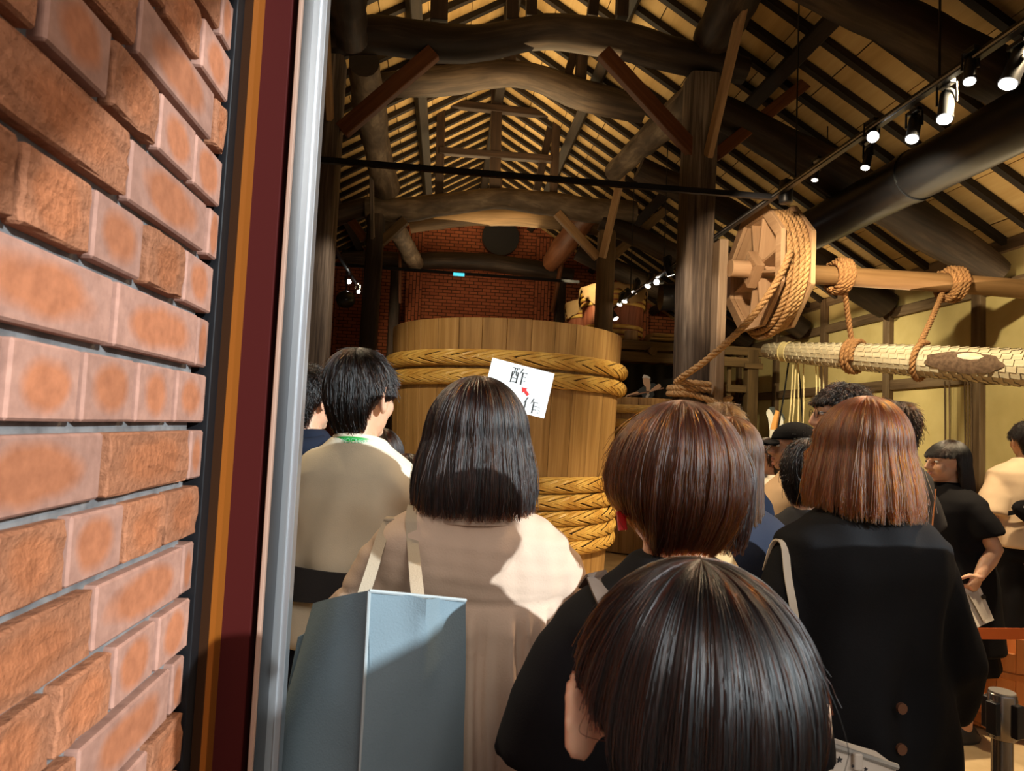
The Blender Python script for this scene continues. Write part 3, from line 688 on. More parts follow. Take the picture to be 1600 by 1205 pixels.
mb.build('core', HEWN, pb, smooth=True)
for i in range(nst):
    t0, t1 = 1.75*i/nst, 1.75*(i+1)/nst
    for j in range(NA):
        a0, a1 = 2*PI*j/NA, 2*PI*(j+1)/NA; sh = ((j*.34) % 1.0)*(t1-t0)
        q = [bpt(t0+sh, a0, -.001), bpt(t0+sh, a1, -.001), bpt(t1+sh, a1, .013), bpt(t1+sh, a0, .013), bpt(t1+sh, a1, -.003), bpt(t1+sh, a0, -.003)]
        facets.add(q, [(0, 1, 2, 3), (3, 2, 4, 5)], [[(t0*3, a0*.2), (t0*3, a1*.2), (t1*3, a1*.2), (t1*3, a0*.2)]]*2)
o = facets.build('hewn_facets', HEWN, pb, recalc=False); o['kind'] = 'stuff'
def patch(name, pc, ra, rl, e, m, seed):
    """round mark lying on the beam's surface"""
    best = min(((np.hypot(*(np.array(proj(bpt(t, a)))-pc)), t, a) for t in np.linspace(.4, 1.2, 41) for a in np.linspace(0, 2*PI, 90) if np.dot(bpt(t, a)-beam_c(t), -beam_c(t)+V(0, 0, CAM_H)) > 0))
    _, tc_, ac = best; mb = MB(); rows = []
    for f in np.linspace(0, 1, 5):
        rows.append(np.array([bpt(tc_+rl/LB*f*math.cos(p)*(1+.06*math.sin(7*p+seed)), ac+ra*f*math.sin(p)*(1+.05*math.cos(9*p)), e) for p in np.linspace(0, 2*PI, 40, endpoint=False)]))
    mb.loft(rows, caps=False); return mb.build(name, m, pb, smooth=True, recalc=False)
patch('branch_scar', (1508, 566), .62, .34, .0155, SCAR, 1); patch('scar_heart', (1512, 556), .20, .11, .0175, HEWN, 2)
ring = lambda t, e, n=40, k=1.0: [bpt(t, a, e) for a in np.linspace(0, 2*PI*k, n)]
for t in (.095, .125): MB().tube(ring(t, .012), .008, 6).build('cord_band', CORD, pb, smooth=True)
MB().loft([np.array(ring(t, .011, 40)) for t in np.linspace(.098, .122, 4)], caps=False).build('cloth_band', CORD, pb, smooth=True)
def t_for_px(px): ts = np.linspace(0, 1.7, 200); return float(ts[np.argmin([abs(proj(beam_c(t))[0]-px) for t in ts])])
# two ropes hung from the axle pole
def sling(label, px, py, sidepx, tb, turns, front):
    c = at(px, py, WY); c = V(c[0], WY, WZ-.006); mb = MB()
    pts = [(c[0]+.16*(u/(2*PI*4.5)-.5), WY+.142*math.cos(u), c[2]+.142*math.sin(u)) for u in np.linspace(-PI/2, 2*PI*4.5, 130)]
    pts2 = [(c[0]+.13*(.5-u/(2*PI*3)), WY+.178*math.cos(u+1), c[2]+.178*math.sin(u+1)) for u in np.linspace(0, 2*PI*3, 90)]
    rope_mesh(mb, pts, .030); rope_mesh(mb, pts2, .028)
    t0 = t_for_px(tb); a_s = PI/2
    low = [bpt(t0+.018*k/30-.01, a_s+front*(k/30)*2*PI, .032) for k in range(int(30*turns)+1)]
    st = V(*pts[-1]); path = np.concatenate([arc_pts([at(sidepx, py+14, WY-.1 if front > 0 else WY+.05), (at(sidepx, py+14, WY)+np.array(low[0]))/2+V(.0, 0, -.02), low[0]], 30), np.array(low)[1:]])
    rope_mesh(mb, path, .030)
    o = mb.build('sling_rope', ROPEDARK, smooth='all'); tag(o, label, 'rope'); return o
sling('rope tied round the brown pole, hanging straight down to the hewn log by the wheel', 1312, 425, 1318, 1330, 2.3, 1)
sling('rope tied farther along the brown pole, slanting down behind the hewn log', 1487, 440, 1474, 1440, 1.05, -1)
def hang(name, a, b, r, m, par):
    P = arc_pts([a, (a+b)/2+V(.01, 0, 0), b], 10); MB().tube(P, r, 6).build(name, m, par, smooth=True)
for px0, px1, y1, dy in ((1240, 1229, 700, 0), (1244, 1235, 700, .03), (1247, 1246, 690, .05), (1255, 1254, 690, 0)):
    Y = beam_c(.11)[1]-.11; hang('cord', at(px0, 556, Y+dy), at(px1, y1, Y+dy), .009, CORD, pb)
hang('black_line', at(1234, 552, 7.9), at(1212, 690, 7.7), .011, BLACKMETAL, pb)
hang('black_line', at(1245, 555, 7.8), at(1254, 660, 7.8), .011, BLACKMETAL, pb)
for px in (1274, 1279, 1285): hang('cord', at(px, 560, 7.45), at(px+1, 640, 7.45), .008, CORD, pb)
for px in (1476, 1483, 1507, 1512, 1517): hang('wall_cord', V(XR-.11, depth_x(px, 620, XR-.11), 2.40), V(XR-.11, depth_x(px, 620, XR-.11), .7), .010, STUDWOOD, wr)

# ------------------------------------------------------------------ lighting tracks, spotlights, ducts
TX = 2.94
TZ = float(np.mean([at(p, q, depth_x(p, q, TX))[2] for p, q in ((1600, 50), (1130, 355), (945, 490))]))
tr = thing('lighting_track', 'long black lighting track running down the aisle under the rafters', 'track', (TX, 8, TZ))
MB().box((TX, 6.85, TZ), (.05, 10.3, .045)).build('rail', BLACKMETAL, tr, bevel=.004)
MB().box((TX-.026, 6.85, TZ-.008), (.006, 10.2, .012)).build('rail_lip', ALU, tr)
for px, py in ((1468, 110), (1243, 283), (1115, 365), (1037, 425), (985, 460)):
    y = depth_x(px, py, TX); MB().tube([(TX, y, TZ+.02), (TX, y, roof_z(TX)-.12)], .008, 6).build('hanging_rod', BLACKMETAL, tr)
yc_ = depth_x(1205, 307, TX)-.06; p, q = at(488, 249, yc_), at(1204, 308, yc_)
MB().beam(p, q, .04, .05).build('cross_track', BLACKMETAL, tr)
p2, q2 = at(520, 413, 12.0), at(905, 441, 12.0)
tr2 = thing('lighting_track', 'thin black track crossing before the far brick wall', 'track', (p2+q2)/2)
MB().beam(p2, q2, .05, .05).build('rail', BLACKMETAL, tr2)
c = at(717, 429, 11.96); MB().tube([c+V(-.1, 0, 0), c+V(.1, 0, 0)], .03, 8).build('blue_indicator', emit('blue_indicator', (.1, .75, .85), 1.2), tr2)
p3 = at(548, 428, 11.5); tr3 = thing('lighting_track', 'short black track beside the slimmer dark post on the door side', 'track', p3)
MB().beam((p3[0], 8.5, p3[2]), (p3[0], 15, p3[2]), .05, .05).build('rail', BLACKMETAL, tr3)
for y in (9.5, 13): MB().tube([(p3[0], y, p3[2]), (p3[0], y, roof_z(p3[0])-.15)], .008, 6).build('hanging_rod', BLACKMETAL, tr3)

def spot(px, py, X, d, label, bright=1, scale=1.0, zt=None, group=None):
    """track spotlight whose lens is seen at a pixel; d = beam direction"""
    Y = depth_x(px, py, X); c = at(px, py, Y); d = V(*d)/np.linalg.norm(d); r = .040*scale; L = .19*scale
    t = thing('spotlight', label, 'spotlight', c, group); zt = TZ if zt is None else zt
    prof = [(0, r*.75), (.02, r), (L, r), (L+.0, r*1.08), (L+.02, r*1.08)]
    back = c-d*(L+.02)
    mb = MB().tube([back+d*s_ for s_, _ in prof], [q for _, q in prof], 18, caps=True); mb.build('housing', BLACKMETAL, t, smooth=True)
    MB().tube([c+d*.002, c+d*.006], r*.92, 18).build('lens', LENS if bright else LENSDIM, t)
    m_ = c-d*(L*.6); a = V(-d[1], d[0], 0); a = a/(np.linalg.norm(a)+1e-6)
    top = V(m_[0], m_[1], max(zt-.02, m_[2]+.10))
    y1 = m_+a*(r+.008); y2 = m_-a*(r+.008); h_ = V(0, 0, min(.13, top[2]-m_[2]))
    MB().tube([y1, y1+h_, y2+h_, y2], .008, 6).build('yoke', BLACKMETAL, t)
    MB().tube([m_+h_, top], .011, 8).build('stem', BLACKMETAL, t)
    MB().box(top+V(0, 0, .005), (.04, .11, .03)).build('adapter', BLACKMETAL, t, bevel=.004)
    return t
spot(1515, 127, 2.89, (-.25, -.25, -1), 'lit black spotlight second from the top end of the track', 1, .8)
spot(1575, 131, 2.99, (-.45, .0, -1), 'large lit black spotlight at the near end of the track', 1, 1.2)
spot(1476, 186, 2.94, (-.35, -.3, -1), 'lit black spotlight below the second one, by the dark duct', 1, 1.1)
spot(1364, 214, 2.89, (-.55, -1, -.55), 'brightest spotlight, turned towards the entrance', 1, 1.0)
spot(1425, 217, 2.99, (-.4, -.35, -1), 'lit black spotlight next to the brightest one', 1, 1.0)
spot(1352, 262, 2.99, (-.3, -.1, -1), 'small lit spotlight below the brightest one', 1, .75)
spot(1273, 281, 3.04, (-.2, -.1, -1), 'tiny spotlight hanging alone above the rope wheel', 0, .7)
spot(1026, 441, 2.94, (-.75, -1, -.3), 'bright spotlight beyond the thick post, turned to the entrance', 1, 1.1)
for px, py, lb in ((1012, 447, 'first of the dim spotlights after the bright one beyond the post'), (991, 457, 'second dim spotlight past the bright one, over the loft'), (976, 471, 'third dim spotlight past the bright one, over the loft'), (968, 476, 'fourth dim spotlight past the bright one, over the loft')):
    spot(px, py, 2.94, (-.4, -.4, -1), lb, 0, 1.2)
spot(962, 498, 2.94, (.5, -.6, -1), 'last spotlight on the track, before the slimmer brown post', 0, 1.4)
spot(1048, 430, 2.94, (.4, .2, -1), 'unlit-looking spotlight close beside the thick post', 0, 1.3)
spot(545, 440, p3[0]+.0, (.3, -1, -.15), 'warm bright spotlight beside the slimmer dark post', 1, 1.0, p3[2])
spot(560, 456, p3[0]+.05, (.3, -1, -.15), 'small white spotlight just behind the warm bright one', 1, .8, p3[2])
t = spot(907, 409, at(907, 409, 15.0)[0], (-.2, -1, -.25), 'faint spotlight glowing over the canvas-topped barrels', 0, .8, at(907, 395, 15)[2])
c = at(1228, 300, yc_-.1)
sp = thing('pendant_speaker', 'black cylinder hanging from the track just above the rope wheel', 'speaker', c)
MB().tube([c-V(0, 0, .105), c+V(0, 0, .105)], .060, 22).build('housing', BLACKMETAL, sp, smooth=True, bevel=.006)
MB().tube([c+V(0, 0, .13), V(c[0], c[1], TZ+.06), V(TX, c[1], TZ+.06)], .012, 8).build('stem', BLACKMETAL, sp)
# ventilation duct over the aisle
DX = 4.35; zb = at(1450, 307, depth_x(1450, 307, DX))[2]; zt = at(1350, 280, depth_x(1350, 280, DX))[2]
DR = (zt-zb)/2*.92; DZ = (zb+zt)/2
du = thing('ventilation_duct', 'thick black round air duct running down the aisle behind the rope wheel', 'duct', (DX, 7, DZ))
mb = MB().tube([(DX, 1.4, DZ), (DX, 11.35, DZ)], DR, 28); mb.build('pipe', BLACKDUCT, du, smooth=True)
for y in (5.9, 8.2, 10.6): MB().tube([(DX, y-.05, DZ), (DX, y+.05, DZ)], DR+.012, 28).build('coupling', BLACKDUCT, du, smooth=True)
el = [(DX-.55*(1-math.cos(a)), 11.35+.5*math.sin(a), DZ-.08*math.sin(a)) for a in np.linspace(0, PI/2, 10)]
MB().tube(el, DR+.006, 28).build('elbow', BLACKDUCT, du, smooth=True)
for y in (3.0, 7.4, 11.0): MB().tube([(DX, y, DZ+DR), (DX, y, roof_z(DX)-.1)], .008, 6).build('hanging_rod', BLACKMETAL, du)
c = at(540, 468, 11.2); sp = thing('wall_speaker', 'round dark speaker beside the slimmer dark post on the door side', 'speaker', c)
MB().ell(c, (.16, .14, .15)).build('housing', BLACKDUCT, sp, smooth=True); MB().tube([c+V(0, 0, .1), V(c[0], c[1], p3[2])], .012, 8).build('stem', BLACKMETAL, sp)

# ------------------------------------------------------------------ loft with barrels
LX0, LX1, LY, LZ = 2.88, 5.60, 11.75, 3.20
lf = thing('loft', 'timber loft on posts over the far aisle, carrying barrels and mats', 'loft', (4.2, 13.4, 0))
n = 10
for k in range(n):
    y = LY+.02+k*.38; MB().box(((LX0+LX1)/2+.0, y+.19, LZ-.025), (LX1-LX0, .37, .05)).build('deck_board', LOFTWOOD, lf, bevel=.004)
MB().box(((LX0+LX1)/2, LY-.05, LZ-.10), (LX1-LX0+.2, .12, .15)).build('front_beam', LOFTWOOD, lf, bevel=.01)
MB().box(((LX0+LX1)/2, LY-.03, LZ-.30), (LX1-LX0+.1, .16, .17)).build('lower_beam', LOFTWOOD, lf, bevel=.01)
for x in (3.6, 4.6): MB().tube([(x, LY-.22, LZ-.20), (x, LY+3.6, LZ-.20)], .075, 12).build('joist_log', LOFTWOOD, lf, smooth=True)
for x, y, w in ((5.50, LY-.02, .20), (5.12, LY+.05, .07), (3.1, LY+3.5, .18), (5.50, LY+3.5, .18)):
    MB().box((x, y, (LZ-.05)/2), (w, w, LZ-.05)).build('loft_post', LOFTWOOD, lf, bevel=.01)
MB().box((5.3, LY-.02, 2.42), (.5, .1, .13)).build('short_rail', LOFTWOOD, lf, bevel=.008)
MB().box((5.50, LY-.13, 2.84), (.34, .05, .10)).build('wedge', LOFTWOOD, lf, bevel=.006)
cu = thing('shade_backing', 'black curtain added to darken the space under the loft', 'backing', (4.0, 12.2, 0)); rows = []  # dark sheet added to stand in for the deep shade under the loft
xs = np.linspace(2.9, 5.0, 60)
rows = [np.stack([xs, 12.25+.03*np.sin(xs*22), np.full(60, z)], 1) for z in (0.0, 1.6, 2.83)]
back = [r+V(0, .012, 0) for r in rows]
mb = MB(); vs = np.concatenate(rows); mb.add(vs, [(i*60+k, i*60+k+1, (i+1)*60+k+1, (i+1)*60+k) for i in range(2) for k in range(59)])
mb.build('cloth', mat('shade_black', (.008, .007, .008), .95), cu, smooth='all')
CANVAS = cloth('canvas_cover', (.42, .27, .13), 200)
def barrel(label, cx, cy, z0, R, H, cover, seed):
    t = thing('barrel', label, 'barrel', (cx, cy, z0)); n = 20; base = None
    for k in range(n):
        if base is None:
            rg = []
            for z in np.linspace(0, H, 7):
                Rz = R*(.93+.10*z/H); aa = np.linspace(.004, 2*PI/n-.004, 4)
                rg.append(np.array([(Rz*math.cos(a), Rz*math.sin(a), z) for a in aa]+[((Rz-.04)*math.cos(a), (Rz-.04)*math.sin(a), z) for a in aa[::-1]]))
            base = o = link_mesh('stave', MB().loft(rg).mesh('stave'), BARRELWOOD, t, True)
        else: o = base.copy(); C.objects.link(o); o.parent = t; o.rotation_euler = (0, 0, 2*PI*k/n)
    for z in (.10, .20, .30, .72, .82, .92):
        Rz = R*(.93+.10*z)+.012; MB().lathe([(Rz, z*H-.036), (Rz+.018, z*H-.02), (Rz+.018, z*H+.02), (Rz, z*H+.036)], (0, 0, 0), 40, caps=False).build('hoop', BAMBOO, t, True, smooth=True)
    MB().lathe([(R*.98, H-.06), (R*.98, H-.03), (.01, H-.03)], (0, 0, 0), 30).build('lid', BARRELWOOD, t, True)
    if cover:
        rg = []
        for f in np.linspace(0, 1, 12):
            row = []
            for a in np.linspace(0, 2*PI, 60, endpoint=False):
                sc = .16+.10*math.sin(5*a+seed)+.03*math.sin(13*a)
                if f < .55: r = (R*1.07)*f/.55; z = H+.16-.10*(f/.55)**2+.012*math.sin(9*a+f*9)
                else: g_ = (f-.55)/.45; r = R*1.07+.03+.012*math.sin(7*a+seed)*g_; z = H+.06-g_*sc*1.4
                row.append((max(r, .01)*math.cos(a), max(r, .01)*math.sin(a), z))
            rg.append(np.array(row))
        MB().loft(rg, caps=False).build('canvas_cover', CANVAS, t, True, smooth='all')
    return t
bc = at(956, 512, 12.9); bR = .5*(1002-903)*12.6/1050
barrel('large canvas-topped barrel with bamboo hoops behind the slimmer brown post', 3.14, 12.75, LZ, bR, 1.04, True, 1)
barrel('smaller red-brown barrel on the loft, left of the large canvas-topped one', at(925, 470, 13.9)[0], 13.95, LZ, .50, .96, True, 2)
st = at(986, 520, 11.95); MB_ = MB().tube([(st[0], 11.95, LZ), (st[0]+.005, 11.95, LZ+.19)], .125, 18); tag(MB_.build('wood_stump', PALE, smooth=True, bevel=.008), 'short sawn wood stump on the loft edge below the large barrel', 'stump')
STRAW = wood('straw_mat', (.20, .12, .04), (.34, .22, .085), (.44, .30, .13), .85, 1, 60, .5)
for k, (dz, w) in enumerate(((.05, .95), (.13, .85))):
    c = V(at(1050, 525, 12.0)[0], 12.05, LZ+dz); mb = MB()
    rg = [np.stack([np.full(20, c[0]+x), c[1]+.33*np.cos(np.linspace(0, 2*PI, 20, endpoint=False))*(1 if abs(x) < w*.46 else .9), c[2]+.042*np.sign(np.sin(np.linspace(0, 2*PI, 20, endpoint=False)))*np.abs(np.sin(np.linspace(0, 2*PI, 20, endpoint=False)))**.5], 1) for x in np.linspace(-w/2, w/2, 10)]
    tag(mb.loft(rg).build('straw_mat', STRAW, smooth=True), ['folded straw mat lying on the loft, lower of two', 'folded straw mat lying on the loft, upper of two'][k], 'mat')

# ------------------------------------------------------------------ flat cut-out figures
FLATSKIN = mat('print_skin', (.70, .45, .28), .7); FLATDARK = mat('print_indigo', (.05, .06, .06), .7); FLATWHITE = mat('print_white', (.75, .72, .66), .7)
FLATBROWN = mat('print_brown', (.36, .20, .12), .7); FLATORANGE = mat('print_orange', (.75, .36, .10), .7); FLATLINE = mat('print_line', (.55, .52, .45), .7)
def cutout(label, Y, pieces, board, foot=None):
    """flat printed board: pieces are (name, material, [pixel polygon], layer)"""
    c = at(*board[0], Y); t = thing('cutout_figure', label, 'cutout', (c[0], Y, foot if foot is not None else 0))
    for nm, m, poly, lay in pieces:
        P = [at(px, py, Y) for px, py in poly]; q = [(p[0], p[2]) for p in P]
        M = np.array([[1, 0, 0, 0], [0, 0, 1, 0], [0, 1, 0, 0], [0, 0, 0, 1.0]])
        MB().prism(q, Y-.004*lay-.004, Y if lay == 0 else Y-.004*lay+.0005, M).build(nm, m, t)
    return t
def zz(pts, sx=100/1600, ox=960, oy=570): return [(ox+x*sx, oy+y*sx) for x, y in pts]
Yc = 8.9
lidy = proj((2.4, Yc, 1.93))[1]
cutout('cut-out picture of a stirring worker in a headband, standing on the smaller vat', Yc, [
    ('robe', FLATDARK, zz([(720, 540), (800, 520), (900, 470), (980, 455), (1060, 500), (960, 620), (1000, 760), (820, 945), (720, 930), (690, 760), (600, 700), (560, 660)])+[], 0),
    ('robe_edge', FLATLINE, zz([(740, 930), (790, 760), (830, 730), (880, 740), (850, 800), (800, 900), (790, 945)]), 2),
    ('legs', FLATWHITE, zz([(735, 940), (900, 900), (960, 1120), (720, 1120)]), 0),
    ('face', FLATSKIN, zz([(705, 310), (760, 290), (850, 300), (880, 380), (900, 520), (890, 600), (860, 720), (800, 720), (790, 560), (735, 510), (710, 430)]), 1),
    ('hair', FLATDARK, zz([(860, 300), (900, 330), (920, 400), (885, 440), (850, 370)]), 0),
    ('headband', FLATWHITE, zz([(690, 330), (730, 250), (800, 265), (860, 300), (895, 330), (880, 355), (800, 325), (720, 335)]), 2),
    ('arm', FLATSKIN, zz([(860, 660), (1090, 480), (1140, 490), (1165, 555), (1120, 600), (880, 690)]), 2),
    ('arm', FLATSKIN, zz([(290, 760), (560, 670), (600, 690), (590, 730), (330, 830), (265, 835)]), 1),
    ('paddle_pole', FLATBROWN, zz([(300, 785), (1220, 570), (1230, 600), (320, 815)]), 1)], [(1012, 610)], 1.93)
def z4(pts, s_=120/1446, ox=1180, oy=590): return [(ox+x*s_, oy+y*s_) for x, y in pts]
cutout('cut-out picture of a black-haired figure with an orange sash, before the plaster wall', 7.9, [
    ('robe', FLATWHITE, z4([(230, 700), (300, 690), (450, 680), (530, 760), (520, 1100), (560, 3575), (180, 3560), (270, 1000)]), 0),
    ('face', FLATWHITE, z4([(205, 640), (240, 590), (330, 580), (350, 700), (290, 860), (240, 760), (205, 700)]), 1),
    ('hair', FLATDARK, z4([(255, 560), (345, 555), (370, 640), (340, 720), (300, 640), (265, 600)]), 2),
    ('sash', FLATORANGE, z4([(380, 610), (450, 640), (440, 800), (400, 980), (280, 980), (300, 880)]), 1),
    ('sleeve', FLATDARK, z4([(440, 620), (520, 690), (560, 780), (530, 830), (500, 720)]), 1)], [(1205, 660)], 0)

# ------------------------------------------------------------------ word card
WHITE = mat('white_card', (.80, .82, .82), .6); INK = mat('black_ink', (.015, .015, .015), .6); REDINK = mat('red_ink', (.60, .008, .006), .6); PALEINK = mat('pale_ink', (.45, .45, .45), .6)
YS = 3.15
co = [at(767, 558, YS), at(864, 583, YS+.02), at(853, 656, YS+.02), at(754, 630, YS)]
ux = (co[1]-co[0]); uw = np.linalg.norm(ux); ux = ux/uw; uy = co[0]-co[3]; uy = uy-ux*np.dot(ux, uy); uh = np.linalg.norm(uy); uy = uy/uh; un = np.cross(ux, uy)
if un[1] > 0: un = -un
cc = sum(co)/4
sg = thing('word_card', 'white card with black Japanese characters and a red arrow, held up before the vat', 'card', cc)
MB().box(cc, (uw, uh, .004), np.stack([ux, uy, un], 1)).build('sheet', WHITE, sg)
def card(p): return co[3]+ux*p[0]*uw+uy*p[1]*uh+un*.0032
# pixel of the photograph -> position on the card
def onc(px, py):
    d = CF+CR*(px-CX)/F_PX+CU*(CY-py)/F_PX; t = np.dot(cc-V(0, 0, CAM_H), un)/np.dot(d, un); q = V(0, 0, CAM_H)+d*t-co[3]
    return np.array([np.dot(q, ux), np.dot(q, uy)])
def strokes(name, ox, oy, size, ss, m, wk=1.0):
    mb = MB()
    o = onc(ox, oy)
    for s_ in ss:
        x0, y0, x1, y1, w0, w1 = s_
        a = o+np.array([x0, y0])*size; b = o+np.array([x1, y1])*size; d = b-a; d /= np.linalg.norm(d)+1e-9; nn = np.array([-d[1], d[0]])
        q = [a+nn*w0*size*wk/2, a-nn*w0*size*wk/2, b-nn*w1*size*wk/2, b+nn*w1*size*wk/2]
        v3 = [co[3]+ux*p[0]+uy*p[1]+un*.0024 for p in q]+[co[3]+ux*p[0]+uy*p[1]+un*.0036 for p in q]
        mb.add(v3, [(0, 1, 2, 3), (7, 6, 5, 4), (0, 4, 5, 1), (1, 5, 6, 2), (2, 6, 7, 3), (3, 7, 4, 0)])
    mb.build(name, m, sg)
saku = [(.66, .99, .50, .60, .085, .02), (.60, .76, .98, .76, .03, .035), (.92, .78, .99, .76, .05, .02), (.71, .76, .71, .00, .085, .085), (.71, .51, .94, .51, .03, .03), (.89, .53, .95, .51, .05, .02), (.71, .26, .94, .26, .03, .03), (.89, .28, .95, .26, .05, .02)]
su = [(.00, .94, .46, .94, .03, .03), (.38, .965, .46, .94, .05, .02), (.05, .70, .05, .02, .085, .085), (.41, .70, .41, .02, .085, .085), (.05, .69, .43, .69, .03, .03), (.17, .94, .17, .66, .06, .05), (.17, .66, .11, .44, .05, .02), (.29, .94, .29, .50, .06, .055), (.29, .50, .39, .47, .04, .03), (.05, .31, .41, .31, .03, .03), (.05, .075, .41, .075, .03, .03)]
nin = [(.24, .99, .02, .52, .085, .02), (.15, .76, .15, .00, .085, .085)]
hgt = 25.5/F_PX*YS
strokes('character', 796.0, 597.0, hgt, su+saku, INK)
strokes('character', 814.6, 642.0, hgt*.92, nin+saku, INK)
th = np.linspace(0, 1, 9)
ru = [(.25, .92), (.70, .92), (.20, .50), (.45, .58), (.70, .50), (.74, .28), (.60, .08), (.38, .06), (.34, .18), (.48, .24), (.58, .10)]
strokes('character', 835, 645.6, hgt*.42, [(a[0], a[1], b[0], b[1], .06, .06) for a, b in zip(ru[:-1], ru[1:])], PALEINK)
o_ = onc(820.5, 611.5); a_ = math.radians(117)-math.atan2(0, 1)
dv = onc(815.8, 606.0)-onc(824.5, 617.5); dv /= np.linalg.norm(dv); nv = np.array([-dv[1], dv[0]]); L_ = 7.8/F_PX*YS
pl = [(-1, -.42), (.12, -.42), (.12, -.95), (1.05, 0), (.12, .95), (.12, .42), (-1, .42)]
q = [o_+dv*x*L_+nv*y*L_*.72 for x, y in pl]; mb = MB(); n = len(q)
v3 = [co[3]+ux*p[0]+uy*p[1]+un*.0024 for p in q]+[co[3]+ux*p[0]+uy*p[1]+un*.0036 for p in q]
mb.add(v3, [tuple(range(n)), tuple(range(2*n-1, n-1, -1))]+[(k, (k+1) % n, n+(k+1) % n, n+k) for k in range(n)]); mb.build('red_arrow', REDINK, sg)

# ------------------------------------------------------------------ tub and barrier
tc_ = at(1592, 1160, 3.55); TBX, TBY = tc_[0], 3.62
tb = thing('cedar_tub', 'low orange cedar tub with a raised grip stave, beside the barrier post', 'tub', (TBX, TBY, 0)); n = 22; Hb, R0, R1 = .46, .275, .315
for k in range(n):
    hi = k in (3, 14)
    rg = []
    for z in np.linspace(.02, Hb+(.085 if hi else 0), 5):
        R = R0+(R1-R0)*z/Hb; aa = np.linspace(2*PI*k/n+.004, 2*PI*(k+1)/n-.004, 3)
        rg.append(np.array([(R*math.cos(a), R*math.sin(a), z) for a in aa]+[((R-.022)*math.cos(a), (R-.022)*math.sin(a), z) for a in aa[::-1]]))
    MB().loft(rg).build('grip_stave' if hi else 'stave', TUBWOOD, tb, True, bevel=.002)
tb.rotation_euler = (0, 0, math.radians(-118-3.5*360/22))
RIM = mat('tub_rim', (.80, .62, .42), .5)
MB().lathe([(R0-.02, .06), (R0-.02, .04), (.005, .04)], (0, 0, 0), 30).build('bottom', TUBWOOD, tb, True)
for z in (.06, .12, .34):
    R = R0+(R1-R0)*z/Hb; MB().lathe([(R, z-.022), (R+.010, z-.014), (R+.010, z+.014), (R, z+.022)], (0, 0, 0), 40, caps=False).build('hoop', TUBWOOD, tb, True, smooth=True)
BELT = mat('orange_belt', (.62, .13, .02), .6); BLK = mat('black_plastic', (.02, .02, .022), .35)
def stanchion(x, y, top, label):
    t = thing('barrier_post', label, 'barrier post', (x, y, 0))
    MB().lathe([(.16, 0), (.16, .012), (.05, .03), (.028, .04)], (0, 0, 0), 32).build('base', CHROME, t, True, smooth=True)
    MB().tube([(0, 0, .03), (0, 0, top-.13)], .027, 20).build('pole', CHROME, t, True, smooth=True)
    MB().tube([(0, 0, top-.13), (0, 0, top-.005)], .036, 20).build('head', CHROME, t, True, smooth=True, bevel=.003)
    MB().tube([(0, 0, top-.005), (0, 0, top)], .033, 20).build('cap', ALU, t, True, smooth=True)
    for a in (.3, .3+PI/2, .3+PI, .3-PI/2): MB().box((.040*math.cos(a), .040*math.sin(a), top-.07), (.02, .03, .09), Matrix.Rotation(a, 3, 'Z')).build('belt_slot', BLK, t, True, bevel=.002)
    return V(x, y, top-.07)
s1 = at(1566, 1080, 1.82); S1 = stanchion(s1[0], 1.82, s1[2], 'dark chrome barrier post with orange belts, near the cedar tub')
s2 = at(1478, 900, 4.1); S2 = stanchion(s2[0]-.2, 4.3, .88, 'barrier post hidden behind the black coat, before the fringed woman')
s3 = at(1660, 985, 2.9); S3 = stanchion(s3[0]+.5, 2.75, .88, 'barrier post at the outer end of the higher orange belt')
def belt(p, q, label, sag=.02):
    P = arc_pts([p, (p+q)/2-V(0, 0, sag), q], 8); d = (q-p); d[2] = 0; d /= np.linalg.norm(d); nn = V(-d[1], d[0], 0)*.0012; h = V(0, 0, .024)
    MB_ = MB().loft([np.array([p_-h-nn, p_-h+nn, p_+h+nn, p_+h-nn]) for p_ in P]); tag(MB_.build('barrier_belt', BELT), label, 'belt')
def off(p, q): d = q-p; d[2] = 0; return p+d/np.linalg.norm(d)*.052
def belts(p, q, lb): belt(off(p, q), off(q, p), lb)
belts(S1, S3+V(.3, -1.2, 0), 'orange belt leaving the chrome barrier post out of the picture')
belts(S1, V(at(1440, 975, 2.6)[0], 2.75, .80), 'orange belt from the chrome barrier post in front of the tub')
hb = at(1505, 984, 2.75); belt(hb-V(.6, 0, 0), V(hb[0]+1.0, 2.78, hb[2]+.0), 'orange belt stretched level across the dark trousers')
hb = at(1528, 882, 4.3); belt(off(S2, hb), hb+V(.5, .1, -.03), 'far orange belt behind the white sheet')
